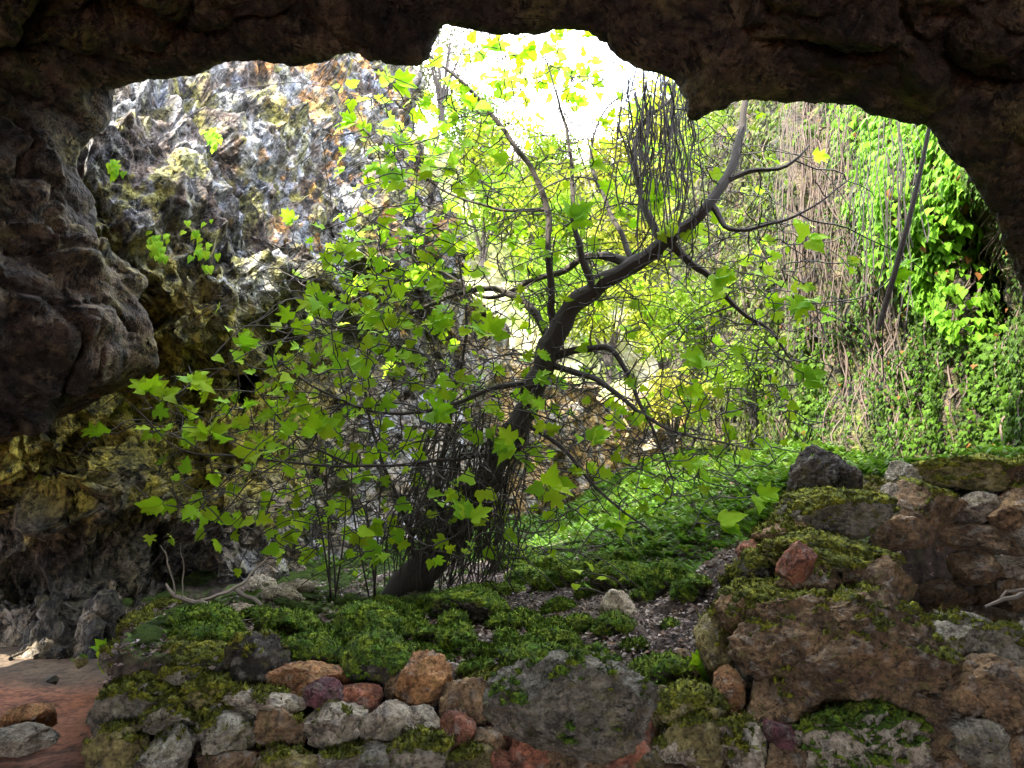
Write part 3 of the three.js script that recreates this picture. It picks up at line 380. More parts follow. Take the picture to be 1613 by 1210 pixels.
tag(stone(scene, 'pointed_rock', 1254, 893, 46, 70, 4.2, 'red', 0, { tilt: -0.5 }), 'small pointed red rock leaning against the flat mossy slab', 'rock');
tag(stone(scene, 'standing_rock', 1300, 758, 104, 98, 5.15, 'dark', 0.15), 'dark upright rock crowning the top of the stone heap', 'rock');
tag(stone(scene, 'mossy_rock', 1362, 1176, 172, 96, 3.62, 'pale', 0.55), 'pale green lichen-covered rock at the bottom edge, lower right', 'rock');
{ // dark masonry behind the heap
  const w = thing('retaining_wall', 'dark dry-stone retaining wall behind the boulder heap at the right edge', 'stone wall');
  const st = [[1535, 752, 190, 52, 5.5, 'olive', 0.7], [1612, 748, 80, 62, 5.3, 'brown', 0.5], [1422, 752, 52, 46, 5.5, 'grey', 0.2], [1405, 803, 46, 70, 5.35, 'pale', 0.2], [1455, 800, 100, 80, 5.3, 'brown', 0.4], [1377, 778, 66, 46, 5.5, 'olive', 0.5], [1541, 800, 66, 52, 5.3, 'pale', 0.05], [1600, 805, 80, 56, 5.2, 'brown', 0], [1425, 842, 90, 62, 5.15, 'brown', 0.15]];
  reseed(77);
  for (let y = 850; y < 1060; y += 44) for (let x = 1430 + rr(-30, 10); x < 1760;) { const ww = rr(60, 130); st.push([x + ww / 2, y + rr(-6, 6), ww * 1.1, 54, 5.25 + rr(-0.05, 0.06) - (x - 1500) * 0.0012, pick(['brown', 'brown', 'pale', 'grey', 'dark']), 0]); x += ww; }
  for (let x = 1650; x < 1760; x += 70) st.push([x, 770, 90, 60, 5.2, 'brown', 0.4], [x, 815, 90, 60, 5.1, 'brown', 0]);
  for (const a of st) stone(w, 'stone', ...a, { det: 12 });
}
console.log('stage walls');
{ // rocks lying on the slope
  const L = (px, py, w, h, type, moss, label) => { const base = py + h * 0.35; // find the ground along that line of sight
    let d = 4.2; for (; d < 14; d += 0.05) { const p = at(px, base, d); if (p.y < ground(p.x, p.z)) break; }
    return tag(stone(scene, moss > 0.6 ? 'mossy_rock' : 'rock', px, py + 4, w * 1.1, h * 1.25, d + 0.05, type, moss, { lump: 0.9 }), label, 'rock', 'rocks on the mossy slope'); };
  L(606, 1047, 104, 70, 'dark', 0.97, 'large moss-covered rock behind the orange peaked stone');
  L(578, 985, 80, 46, 'dark', 1, 'rounded moss-covered rock left of the tree trunk foot');
  L(735, 957, 96, 50, 'dark', 0.85, 'long slanting mossy rock right of the tree trunk foot');
  L(842, 1052, 100, 48, 'dark', 0.98, 'broad low mossy rock just behind the big boulder');
  L(970, 960, 48, 46, 'pale', 0.02, 'bare pale grey angular rock on the leaf litter');
  L(953, 975, 28, 16, 'pale', 0, 'small pale stone touching the grey angular rock');
  L(980, 914, 80, 46, 'dark', 0.8, 'dark half-mossy rock above the grey angular rock');
  L(1053, 920, 54, 46, 'dark', 0.8, 'dark mossy rock between herbs and leaf litter');
  L(1093, 934, 46, 46, 'dark', 0.85, 'dark mossy rock beside the stone heap foot');
  L(1020, 1062, 54, 34, 'dark', 0.95, 'low mossy rock right of the big boulder top');
  L(1052, 1066, 74, 42, 'dark', 0.95, 'mossy rock under the small leafy herb by the heap');
  L(1076, 1044, 44, 32, 'brown', 0.1, 'bare brown rock beside the small leafy herb');
  L(440, 992, 56, 44, 'dark', 0.95, 'mossy rock below the fallen grey branches');
  L(475, 1030, 78, 50, 'dark', 1, 'round bright moss cushion rock above the orange stone');
  L(322, 1014, 78, 38, 'dark', 0.98, 'mossy rock behind the big flat edging stone, left');
  L(357, 1000, 60, 34, 'dark', 0.98, 'mossy rock under the fork of the fallen branch');
  L(375, 965, 54, 24, 'pale', 0.05, 'flat pale stone under the fallen branch');
  L(395, 1004, 40, 24, 'pale', 0.15, 'small pale stone at the end of the fallen branch');
  L(416, 920, 44, 30, 'pale', 0, 'pale angular rock by the foot of the cliff');
  L(447, 938, 56, 30, 'pale', 0.1, 'pale rock among bright herbs near the cliff foot');
  L(472, 926, 48, 24, 'pale', 0.05, 'pale flat rock left of the thin saplings');
  L(807, 880, 84, 36, 'dark', 0.9, 'mossy hump of rock on the skyline right of the trunk');
  L(863, 892, 48, 26, 'dark', 0.95, 'mossy rock in front of the ochre rock face');
  L(866, 920, 48, 30, 'dark', 0.95, 'mossy rock between litter and the upper mossy humps');
  L(831, 910, 54, 26, 'dark', 0.98, 'bright mossy rock in the middle of the slope');
  L(873, 1008, 70, 32, 'dark', 0.9, 'dark low mossy rock in the centre of the leaf litter');
  L(804, 1035, 48, 22, 'dark', 0.95, 'small mossy rock above the broad low mossy rock');
  L(672, 954, 50, 26, 'dark', 0.98, 'mossy rock in front of the tree trunk foot');
  reseed(4242);
  const anchors = [[640, 935, 'trunk foot'], [900, 1060, 'big boulder'], [661, 1060, 'orange peaked stone'], [970, 950, 'bare grey angular rock'], [606, 1030, 'large mossy rock'], [475, 1015, 'round moss cushion rock'], [340, 955, 'forked fallen branch'], [440, 965, 'straight fallen branch'], [735, 945, 'slanting mossy rock'], [842, 1035, 'broad low mossy rock'], [807, 870, 'mossy hump'], [980, 900, 'dark half-mossy rock'], [1093, 934, 'stone heap foot'], [405, 1030, 'dark edging stone'], [873, 1005, 'centre litter rock']], seen = {}, ORD = ['', 'second ', 'third ', 'fourth ', 'fifth ', 'sixth '];
  const spots = [[634, 996, 44], [720, 1009, 44], [686, 1003, 48], [790, 987, 40], [803, 1013, 44], [828, 982, 40], [752, 1058, 40], [908, 991, 36], [870, 989, 40], [970, 989, 50], [520, 1034, 40], [486, 1048, 44], [541, 1046, 40], [660, 1030, 36], [700, 1035, 36], [760, 1030, 34], [640, 965, 36], [610, 960, 40], [540, 1010, 44], [510, 1005, 40], [470, 985, 44], [400, 975, 40], [330, 985, 50], [300, 980, 50], [290, 1005, 40], [930, 930, 36], [900, 905, 40], [940, 890, 44], [990, 880, 40], [1020, 940, 34], [560, 1025, 36], [650, 985, 34], [770, 940, 36], [800, 930, 36], [715, 985, 36], [370, 1020, 40], [420, 1015, 36], [1000, 1020, 30], [1060, 990, 30], [880, 955, 32]];
  for (const [x, y, w] of spots) L(x, y, w * rr(0.95, 1.5), w * rr(0.55, 0.85), 'dark', 0.97, (() => { const a = anchors.map(q => [Math.hypot(q[0] - x, q[1] - y), q]).sort((m, n) => m[0] - n[0])[0][1], dx = x - a[0], dy = y - a[1], dir = Math.abs(dx) > Math.abs(dy) * 1.3 ? (dx < 0 ? 'left of' : 'right of') : (dy < 0 ? 'behind' : 'in front of'), k = dir + ' the ' + a[2]; seen[k] = (seen[k] || 0) + 1; return (ORD[seen[k] - 1] + 'small moss-covered stone ' + k).trim(); })());
  tag(stone(scene, 'rock', 52, 1132, 76, 48, 4.75, 'orange', 0), 'pale orange rock lying on the red earth floor', 'rock');
  tag(stone(scene, 'rock', 20, 1166, 110, 34, 4.4, 'pale', 0), 'flat whitish rock at the left edge of the red earth floor', 'rock');
  tag(stone(scene, 'rock', 82, 1072, 18, 12, 6.0, 'dark', 0), 'small dark stone alone on the red earth floor', 'rock');
  tag(stone(scene, 'rock', 124, 1043, 24, 16, 6.6, 'olive', 0.3), 'small olive stone at the foot of the cave wall', 'rock');
}
console.log('stage rocks');

// ---------------------------------------------------------------- fig tree
{
  reseed(2024);
  const tree = thing('fig_tree', 'leaning fig tree with tangled dark branches and fresh lime leaves in the cave mouth', 'tree');
  const nodes = []; const addNodes = (pts, rad, min = 0) => pts.forEach((p, i) => { if (i >= min) nodes.push({ p, r: rad[i], t: V().subVectors(pts[Math.min(pts.length - 1, i + 1)], pts[Math.max(0, i - 1)]).normalize() }); });
  const limb = (list, name, mat = BARK, seg = 9, min = 0) => { const c = list.map(([x, y, d, r]) => [at(x, y, d), r]), [pts, rad] = spline(c, 0.07); pts.forEach((p, i) => { const k = rad[i] * 0.35 + 0.004; p.x += k * N3(p.x * 3, p.y * 3, i * 0.1); p.y += k * N3b(p.x * 3, p.y * 3, 4); p.z += k * N3c(p.x * 3, p.y * 3, 8); rad[i] *= 1 + 0.13 * N3(p.x * 6, p.y * 6, p.z * 6); }); addNodes(pts, rad, min); return mesh(name, tube(pts, rad, seg), mat, tree); };
  limb([[585, 1000, 7.0, 0.30], [625, 950, 7.0, 0.20], [665, 900, 7, 0.150], [700, 850, 7, 0.130], [760, 765, 6.95, 0.115], [800, 702, 6.9, 0.105], [835, 640, 6.85, 0.10], [850, 590, 6.8, 0.10], [870, 540, 6.7, 0.10], [900, 490, 6.6, 0.09], [940, 450, 6.45, 0.082], [1000, 415, 6.3, 0.07], [1050, 380, 6.2, 0.06], [1100, 340, 6.1, 0.047], [1140, 290, 6.1, 0.042], [1165, 220, 6.2, 0.034], [1176, 155, 6.2, 0.028]], 'trunk', BARK, 14, 16);
  const B = [
    [[875, 535, 6.7, 0.05], [868, 470, 6.6, 0.036], [864, 390, 6.5, 0.03], [862, 325, 6.5, 0.028], [838, 270, 6.45, 0.025], [790, 200, 6.4, 0.021], [735, 135, 6.35, 0.017], [672, 84, 6.3, 0.012]],
    [[868, 545, 6.7, 0.045], [825, 475, 6.9, 0.034], [770, 455, 7.0, 0.028], [700, 470, 7.0, 0.022], [620, 505, 6.9, 0.016], [545, 520, 6.8, 0.010], [480, 490, 6.7, 0.006]],
    [[1050, 380, 6.2, 0.04], [1085, 412, 6.2, 0.03], [1120, 440, 6.2, 0.026], [1165, 488, 6.2, 0.02], [1212, 520, 6.2, 0.014], [1245, 565, 6.2, 0.008]],
    [[1000, 415, 6.3, 0.045], [930, 402, 6.6, 0.035], [880, 430, 6.8, 0.03], [830, 445, 7.0, 0.026], [770, 470, 7.1, 0.02], [715, 440, 7.2, 0.014], [650, 400, 7.2, 0.009]],
    [[1045, 385, 6.2, 0.04], [1012, 310, 6.3, 0.03], [1000, 240, 6.3, 0.024], [1020, 185, 6.2, 0.02], [1062, 150, 6.1, 0.016], [1050, 128, 6.1, 0.012]],
    [[870, 560, 6.75, 0.04], [920, 548, 6.6, 0.032], [960, 548, 6.5, 0.028], [990, 590, 6.45, 0.022], [1005, 630, 6.4, 0.018], [1035, 690, 6.4, 0.01], [1060, 760, 6.4, 0.006]],
    [[862, 575, 6.75, 0.035], [945, 600, 6.4, 0.024], [995, 640, 6.3, 0.018], [1060, 680, 6.2, 0.012], [1150, 700, 6.1, 0.006]],
    [[1142, 288, 6.1, 0.03], [1180, 270, 6.1, 0.022], [1240, 262, 6.0, 0.014], [1275, 228, 6.0, 0.008]],
    [[1120, 325, 6.1, 0.03], [1150, 360, 6.0, 0.02], [1225, 350, 5.95, 0.013], [1290, 320, 5.9, 0.008], [1342, 278, 5.9, 0.005]],
    [[848, 600, 6.8, 0.04], [780, 612, 6.7, 0.024], [700, 640, 6.6, 0.018], [620, 652, 6.5, 0.014], [560, 640, 6.4, 0.011], [480, 600, 6.3, 0.008], [430, 560, 6.3, 0.004]],
    [[790, 715, 6.9, 0.03], [700, 725, 6.6, 0.016], [560, 735, 6.3, 0.012], [400, 722, 6.1, 0.009], [280, 706, 6.0, 0.007], [225, 655, 6.0, 0.005], [195, 628, 6.0, 0.003]],
    [[560, 735, 6.3, 0.012], [470, 690, 6.2, 0.008], [425, 640, 6.2, 0.006], [385, 590, 6.1, 0.004], [362, 560, 6.1, 0.003]],
    [[700, 850, 6.95, 0.03], [692, 760, 6.9, 0.022], [712, 640, 6.9, 0.018], [735, 520, 6.9, 0.014], [720, 400, 6.9, 0.01], [690, 300, 6.9, 0.006]],
    [[660, 905, 6.95, 0.03], [640, 820, 6.9, 0.02], [600, 720, 6.9, 0.015], [575, 600, 6.9, 0.012], [610, 480, 6.9, 0.009], [640, 380, 6.9, 0.006]],
    [[820, 665, 6.9, 0.03], [880, 700, 6.6, 0.02], [950, 780, 6.4, 0.012], [1030, 840, 6.2, 0.007]],
    [[935, 455, 6.4, 0.04], [905, 360, 6.3, 0.024], [900, 250, 6.4, 0.017], [880, 160, 6.4, 0.011], [860, 90, 6.4, 0.006]],
    [[1000, 415, 6.3, 0.03], [960, 330, 6.6, 0.02], [930, 250, 6.8, 0.014], [955, 170, 6.8, 0.009], [1000, 140, 6.8, 0.005]],
    [[864, 330, 6.5, 0.02], [790, 330, 6.6, 0.013], [700, 300, 6.6, 0.009], [620, 240, 6.6, 0.006], [570, 190, 6.6, 0.004]],
  ];
  for (const b of B) limb(b, 'branch', BARK, 7);
  // targets for the twigs: [px, py, spread x, spread y, count, share with leaves]
  const blobs = [[610, 470, 150, 105, 120, 0.95], [690, 300, 120, 120, 80, 0.9], [850, 105, 110, 50, 34, 1], [800, 250, 120, 90, 60, 0.55], [540, 620, 120, 110, 80, 0.85], [700, 620, 150, 120, 130, 0.30], [850, 480, 160, 130, 140, 0.30], [980, 300, 130, 130, 110, 0.30], [950, 640, 150, 110, 110, 0.30], [1130, 450, 120, 150, 110, 0.4], [1050, 760, 160, 90, 60, 0.45], [1230, 420, 90, 140, 40, 0.35], [450, 690, 110, 110, 50, 0.75], [640, 790, 150, 90, 90, 0.35], [810, 780, 120, 100, 60, 0.4], [1160, 640, 120, 90, 60, 0.45], [290, 650, 90, 60, 14, 0.95], [340, 800, 90, 60, 14, 0.9], [1090, 230, 100, 70, 70, 0.2], [600, 200, 60, 90, 20, 1], [740, 160, 60, 60, 14, 1], [700, 860, 110, 60, 60, 0.2], [480, 830, 110, 70, 40, 0.6]];
  const explicit = [[540, 402, 6.0], [680, 650, 5.6], [770, 530, 5.7], [785, 130, 6.2], [850, 82, 6.2], [880, 60, 6.3], [1127, 440, 5.8], [1272, 475, 5.8], [925, 262, 6.0], [262, 795, 5.8], [735, 825, 5.7], [232, 620, 5.9], [300, 603, 5.9], [205, 628, 6.0], [815, 700, 5.7], [770, 80, 6.3], [1190, 782, 5.6], [1130, 825, 5.6], [1030, 325, 6.0], [700, 450, 5.8], [600, 265, 6.3], [640, 285, 6.2], [745, 170, 6.2], [560, 195, 6.4], [620, 130, 6.3], [1270, 380, 5.9], [375, 548, 6.1], [330, 690, 5.9], [410, 715, 5.9], [930, 700, 5.7], [1010, 170, 6.2], [900, 350, 6], [500, 475, 6.0], [730, 405, 6], [1110, 570, 5.8], [970, 820, 5.8], [1265, 600, 5.8], [860, 770, 5.7], [500, 680, 6], [1400, 440, 5.7]];
  const T = []; for (const [x, y, sx, sy, n, lp] of blobs) for (let i = 0; i < n * 2.5; i++) { const q = at(x + sx * gauss(), y + sy * gauss(), clamp(6.65 + 0.75 * gauss(), 5.7, 8)); if (q.y > ground(q.x, q.z) + 0.35) T.push({ p: q, leaf: rnd() < lp * 0.52 ? 1 : 0 }); }
  for (const [x, y, d] of explicit) T.push({ p: at(x, y, d), leaf: 2 });
  for (const t of T) { t.d = 1e9; for (const n of nodes) t.d = Math.min(t.d, n.p.distanceToSquared(t.p)); }
  T.sort((a, b) => a.d - b.d);
  const tw = [], leaves = [];
  for (const t of T) {
    let best = null, bd = 1e9; for (const n of nodes) { const d = n.p.distanceToSquared(t.p) * (n.p.y > t.p.y + 0.1 ? 1.5 : 1) + (n.r > 0.05 ? 0.05 : 0); if (d < bd) { bd = d; best = n; } }
    const len = best.p.distanceTo(t.p); if (len < 0.05) continue;
    const dir = V().subVectors(t.p, best.p).normalize(), side = ball().multiplyScalar(0.22 * len), c1 = best.p.clone().addScaledVector(best.t, 0.22 * len * (best.t.dot(dir) > 0 ? 1 : -1)).addScaledVector(dir, 0.22 * len).add(side), c2 = t.p.clone().addScaledVector(dir, -0.30 * len).add(V(rr(-0.12, 0.12) * len, -rr(0.05, 0.30) * len, rr(-0.12, 0.12) * len));
    const cv = new THREE.CubicBezierCurve3(best.p, c1, c2, t.p), n = Math.max(4, Math.round(len / 0.07)), pts = [], rad = [], r0 = Math.min(Math.max(best.r * 0.8, 0.0055), 0.0065 + 0.009 * len), w = 0.007;
    for (let i = 0; i <= n; i++) { const p = cv.getPoint(i / n); if (i) { p.x += w * N3(p.x * 7, p.y * 7, p.z * 7); p.y += w * N3b(p.x * 7, p.y * 7, p.z * 7); p.z += w * N3c(p.x * 7, p.y * 7, p.z * 7); } pts.push(p); rad.push(lerp(r0, 0.0052, i / n)); }
    tw.push(tube(pts, rad, 4)); addNodes(pts, rad, 1);
    if (t.leaf) { const k = t.leaf === 2 ? 4 : 1 + Math.floor(rnd() * 2.3), tip = V().subVectors(pts[n], pts[n - 1]).normalize(); for (let i = 0; i < k; i++) { const o = ball(); o.addScaledVector(tip, 0.8); o.y = o.y * 0.6 + 0.1; o.normalize(); const pet = rr(0.02, 0.06), s = (t.leaf === 2 ? rr(0.15, 0.20) : rr(0.075, 0.15)) * (i ? 0.85 : 1), b = t.p.clone().addScaledVector(o, pet); tw.push(tube([t.p, t.p.clone().addScaledVector(o, pet * 0.5).add(V(0, -0.004, 0)), b], [0.0022, 0.0018, 0.0015], 3)); const nrm = V(0, rr(0.1, 0.7), 0).add(ball().multiplyScalar(0.75)).add(V(0, 0, 0.8)); const d2 = o.clone(); d2.z *= 0.5; d2.y -= rr(0, 0.5); leaves.push({ m: leafMatrix(b, d2, nrm, s), s, v: Math.floor(rnd() * 3) }); } }
  }
  // long bare whips arching through the crown
  for (let i = 0; i < 900; i++) { const n = pick(nodes); if (n.r < 0.008 && rnd() < 0.5) continue; const o = ball(); o.y = Math.abs(o.y) * 0.7 - 0.1; o.z *= 0.6; o.normalize(); const L = rr(0.5, 1.5), g = rr(0.2, 0.9), c = []; for (let k = 0; k <= 6; k++) { const t = k / 6; c.push([n.p.clone().addScaledVector(o, L * t).add(V(rr(-0.04, 0.04), -g * L * t * t * 0.9, rr(-0.04, 0.04))), lerp(Math.min(n.r * 0.8, 0.009), 0.0042, t)]); } const [pts, rad] = spline(c, 0.1); if (pts[pts.length - 1].z > -5.6) continue; tw.push(tube(pts, rad, 4)); if (rnd() < 0.3) { const e = pts[pts.length - 1], q = ball(); q.y = q.y * 0.5 - 0.2; leaves.push({ m: leafMatrix(e, q, V(0, 0.7, 0.5).add(ball().multiplyScalar(0.7)), rr(0.07, 0.12)), s: 0.1, v: Math.floor(rnd() * 3) }); } }
  // thin dead shoots hanging round the trunk foot
  for (let i = 0; i < 150; i++) { const x = rr(615, 780), y0 = rr(640, 820), d = rr(6.5, 7.2), p0 = at(x + (900 - y0) * 0.25, y0, d), p1 = at(x + rr(-40, 40), rr(860, 945), d + rr(-0.2, 0.3)); p1.y = Math.max(p1.y, ground(p1.x, p1.z) - 0.02); const m1 = p0.clone().lerp(p1, 0.4).add(V(rr(-0.15, 0.15), rr(-0.1, 0.1), rr(-0.15, 0.15))), m2 = p0.clone().lerp(p1, 0.75).add(V(rr(-0.1, 0.1), 0, rr(-0.1, 0.1))); const [pts, rad] = spline([[p0, 0.007], [m1, 0.007], [m2, 0.006], [p1, 0.005]], 0.12); tw.push(tube(pts, rad, 4)); }
  mesh('twigs', mergeGeometries(tw), TWIG, tree);
  leaves.sort((a, b) => b.s / -new THREE.Vector3().setFromMatrixPosition(b.m).z - a.s / -new THREE.Vector3().setFromMatrixPosition(a.m).z);
  console.log('fig targets', T.length, 'leaves', leaves.length, 'twigs', tw.length);
  leaves.slice(0, 300).forEach(l => { const m = mesh('leaf', FIG[l.v], pick(FIGM), tree); m.applyMatrix4(l.m); });
  for (let v = 0; v < 3; v++) { const q = leaves.slice(300).filter(l => l.v === v); cloud('foliage', FIG[v], white, q.map(l => l.m), q.map(() => { const k = rr(0.6, 1.1), y = rr(0.85, 1.25); return [0.33 * k * y, 0.56 * k, 0.013 * k]; }), tree); }
}
console.log('stage fig');

// ---------------------------------------------------------------- ivy on the right cliff
{
  reseed(555);
  const ivy = thing('ivy', 'bright green ivy curtain hanging over the right cliff under the cave roof', 'ivy'), st = [], big = [], small = [];
  const wallAt = (px, py) => { const p = rwall(px, py), q = rwall(px + 6, py), r = rwall(px, py + 6), n = V().crossVectors(q.sub(p), r.sub(p)).normalize(); if (n.dot(V(-p.x, 2 - p.y, -p.z)) < 0) n.negate(); p.addScaledVector(n, rwDisp(p)); return [p, n]; };
  for (let i = 0; i < 130; i++) { const x0 = rr(1180, 1660), y0 = rr(60, 420), y1 = y0 + rr(150, 480), c = []; let x = x0; for (let y = y0; y < Math.min(y1, 745); y += 42) { x += rr(-9, 11); const [p, n] = wallAt(x, y); c.push([p.addScaledVector(n, rr(0.02, 0.14)), rr(0.005, 0.014)]); } if (c.length < 3) continue; const [pts, rad] = spline(c, 0.14); st.push(tube(pts, rad, 4)); }
  mesh('stems', mergeGeometries(st), VINE, ivy);
  for (let i = 0; i < 42000; i++) {
    const px = rr(1070, 1700), py = rr(-40, 770); const [p, n] = wallAt(px, py); const k = fbm(p.x * 1.6, p.y * 0.55, p.z * 1.6, 3, N3c) + 0.4 * fbm(p.x * 5, p.y * 2.5, p.z * 5, 2);
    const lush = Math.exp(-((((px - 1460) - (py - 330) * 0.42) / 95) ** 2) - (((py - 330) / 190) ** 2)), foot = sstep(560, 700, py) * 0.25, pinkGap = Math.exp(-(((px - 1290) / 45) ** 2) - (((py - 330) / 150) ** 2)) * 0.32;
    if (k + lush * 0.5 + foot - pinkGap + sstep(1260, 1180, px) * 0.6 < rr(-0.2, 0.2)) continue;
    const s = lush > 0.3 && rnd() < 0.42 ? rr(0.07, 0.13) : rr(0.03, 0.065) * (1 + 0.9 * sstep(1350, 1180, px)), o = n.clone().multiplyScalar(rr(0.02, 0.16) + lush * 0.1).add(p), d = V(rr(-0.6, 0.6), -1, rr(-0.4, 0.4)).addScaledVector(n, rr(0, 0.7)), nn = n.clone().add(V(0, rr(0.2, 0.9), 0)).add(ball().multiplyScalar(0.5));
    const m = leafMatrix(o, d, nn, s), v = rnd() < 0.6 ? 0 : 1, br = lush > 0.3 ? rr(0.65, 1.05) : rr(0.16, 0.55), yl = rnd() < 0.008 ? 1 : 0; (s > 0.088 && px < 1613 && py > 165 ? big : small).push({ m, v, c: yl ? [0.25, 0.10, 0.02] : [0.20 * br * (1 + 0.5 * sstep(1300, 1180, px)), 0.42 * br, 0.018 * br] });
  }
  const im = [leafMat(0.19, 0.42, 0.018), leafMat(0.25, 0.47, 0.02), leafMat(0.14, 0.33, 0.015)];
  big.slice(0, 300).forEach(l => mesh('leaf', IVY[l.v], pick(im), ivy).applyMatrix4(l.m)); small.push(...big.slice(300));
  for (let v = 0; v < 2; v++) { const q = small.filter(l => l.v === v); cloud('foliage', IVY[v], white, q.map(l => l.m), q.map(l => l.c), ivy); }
  console.log('ivy', big.length, small.length);
}
{ // bare vines hanging free
  reseed(88);
  const hang = (name, label, x0, x1, y0, y1, d0, d1, n, mat) => { const v = thing(name, label, 'vines'), g = []; for (let i = 0; i < n; i++) { const x = rr(x0, x1), d = rr(d0, d1), ya = y0 + rr(-30, 60), yb = lerp(y0, y1, rr(0.45, 1)), c = []; let xx = x; for (let k = 0; k <= 6; k++) { xx += rr(-10, 10); c.push([at(xx, lerp(ya, yb, k / 6), d + rr(-0.06, 0.06)), rr(0.003, 0.008)]); } const [p, r] = spline(c, 0.12); g.push(tube(p, r, 4)); } mesh('stems', mergeGeometries(g), mat, v); };
  hang('hanging_vines', 'curtain of thin dark vines hanging from the roof edge at its lowest tooth', 990, 1090, 110, 420, 5.45, 6.0, 60, TWIG);
  hang('hanging_vines', 'thicket of dead brown vines hanging on the ivy cliff', 1235, 1345, 150, 560, 9.4, 10.8, 48, VINE);
  hang('hanging_vines', 'sparse dark vines trailing beside the thick hanging root', 1340, 1440, 190, 520, 6.8, 7.8, 30, TWIG);
}
{ // thick root hanging from the roof
  const r = thing('hanging_root', 'thick dark root hanging slantwise from the cave roof at the right', 'root'); const [p, d] = spline([[at(1466, 190, 5.4), 0.016], [at(1452, 260, 5.4), 0.018], [at(1436, 330, 5.4), 0.021], [at(1415, 410, 5.42), 0.022], [at(1395, 480, 5.45), 0.022], [at(1383, 520, 5.45), 0.018]], 0.08); mesh('stem', tube(p, d, 8), BARK, r);
  const [p2, d2] = spline([[at(1395, 480, 5.45), 0.008], [at(1390, 530, 5.5), 0.006], [at(1392, 600, 5.6), 0.004]], 0.06); mesh('rootlet', tube(p2, d2, 4), TWIG, r);
}
console.log('stage ivy');

// ---------------------------------------------------------------- trees and shrubs beyond
{
  reseed(321);
  const proto = (n, clumps, spread, leaf, flat) => { const mats = []; for (let c = 0; c < clumps; c++) { const o = ball(); o.multiplyScalar(0.5 * Math.pow(rnd(), 0.2)); o.x *= spread; o.z *= spread; o.y = o.y * flat + 0.62; const R = rr(0.10, 0.2); for (let i = 0; i < n / clumps; i++) { const b = ball().multiplyScalar(R).add(o); mats.push(leafMatrix(b, ball(), V(0, 0.8, 0).add(ball()), leaf * rr(0.7, 1.4))); } } return mergeGeometries(mats.map(m => DIAMOND.clone().applyMatrix4(m))); };
  const crowns = [proto(3600, 34, 1.0, 0.038, 0.9), proto(3000, 26, 1.3, 0.042, 0.7), proto(1300, 22, 0.8, 0.03, 1.1)];
  const trunkG = (() => { const g = []; reseed(9); for (let k = 0; k < 7; k++) { const a = k * 0.9, e = V(Math.cos(a) * rr(0.15, 0.4), rr(0.5, 0.95), Math.sin(a) * rr(0.15, 0.4)); const [p, r] = spline([[V(0, -0.05, 0), 0.022], [V(e.x * 0.15, 0.25, e.z * 0.15), 0.016], [e, 0.004]], 0.08); g.push(tube(p, r, 5)); } return mergeGeometries(g); })();
  const mats = [leafMat(0.15, 0.25, 0.012, 0.45), leafMat(0.25, 0.31, 0.015, 0.45), leafMat(0.09, 0.16, 0.018, 0.4), leafMat(0.30, 0.30, 0.03, 0.45), leafMat(0.11, 0.12, 0.05, 0.3)];
  const put = (px, py, d, h, kind, mi, label, name = 'shrub', sx = 1) => { const t = thing(name, label, name === 'shrub' ? 'shrub' : 'tree', 'trees and shrubs beyond the cave mouth'); t.position.copy(at(px, py, d)); t.scale.set(h * sx, h, h * sx); t.rotation.y = rr(0, 6); mesh('trunk', trunkG, BARK, t); mesh('crown', crowns[kind], mats[mi], t); };
  const hd = (px, py) => hillDepth(px, py) - 0.3;
  put(695, 190, 15, 2.6, 2, 4, 'wispy grey-green tree against the sky on the cliff top', 'tree', 0.8);
  put(640, 215, 15, 1.6, 0, 4, 'dark shrub on the cliff top left of the wispy tree');
  put(745, 290, hd(745, 290), 4.6, 0, 2, 'dark green shrub on the hill below the wispy tree');
  put(800, 330, hd(800, 330), 4.5, 1, 1, 'yellow-green shrub on the hill crest left of the sky gap', 'shrub');
  put(870, 330, hd(870, 330), 3.8, 0, 0, 'green shrub on the hill crest under the brightest sky');
  put(940, 345, hd(940, 345), 4.0, 1, 3, 'pale yellow shrub on the hill crest under the sky');
  put(1010, 345, hd(1010, 345), 4.6, 0, 1, 'yellow-green shrub on the hill crest behind the hanging vines');
  put(1080, 350, hd(1080, 350), 6.5, 0, 3, 'tall yellow-lit tree behind the low tooth of the roof', 'tree');
  put(1150, 360, hd(1150, 360), 7.5, 0, 1, 'tall yellow-green tree right of the low tooth of the roof', 'tree');
  put(1215, 380, 21, 6.5, 0, 0, 'tall green tree beside the ivy cliff top', 'tree');
  put(760, 430, hd(760, 430), 4.2, 1, 0, 'green shrub on the lower hill right of the cliff edge');
  put(850, 450, hd(850, 450), 4.6, 0, 1, 'yellow-green shrub on the hill behind the upper trunk');
  put(930, 470, hd(930, 470), 4.4, 1, 0, 'broad green shrub on mid hill behind the trunk bend');
  put(1010, 480, hd(1010, 480), 4.8, 0, 1, 'bright yellow-green shrub on mid hill right of the trunk bend');
  put(1090, 500, hd(1090, 500), 5.0, 1, 3, 'bright yellow shrub on mid hill behind the right limbs');
  put(1160, 520, 19, 4.6, 0, 1, 'sunlit yellow-green shrub at the left end of the ivy cliff');
  put(880, 570, hd(880, 570), 3.6, 0, 0, 'green shrub above the ochre rock face');
  put(960, 600, hd(960, 600), 3.4, 1, 1, 'yellow-green shrub above the ochre rock, right end');
  put(1050, 620, hd(1050, 620), 3.6, 0, 1, 'bright shrub on the low hill behind the drooping limb');
  put(1130, 640, 17, 3.2, 1, 0, 'green shrub at the top of the herb slope');
  put(1060, 720, 15, 1.8, 1, 3, 'low yellow shrub in the sunlit gap at the top of the slope');
  put(1190, 690, 13, 1.8, 0, 0, 'small green shrub at the foot of the ivy cliff');
}
console.log('stage trees');

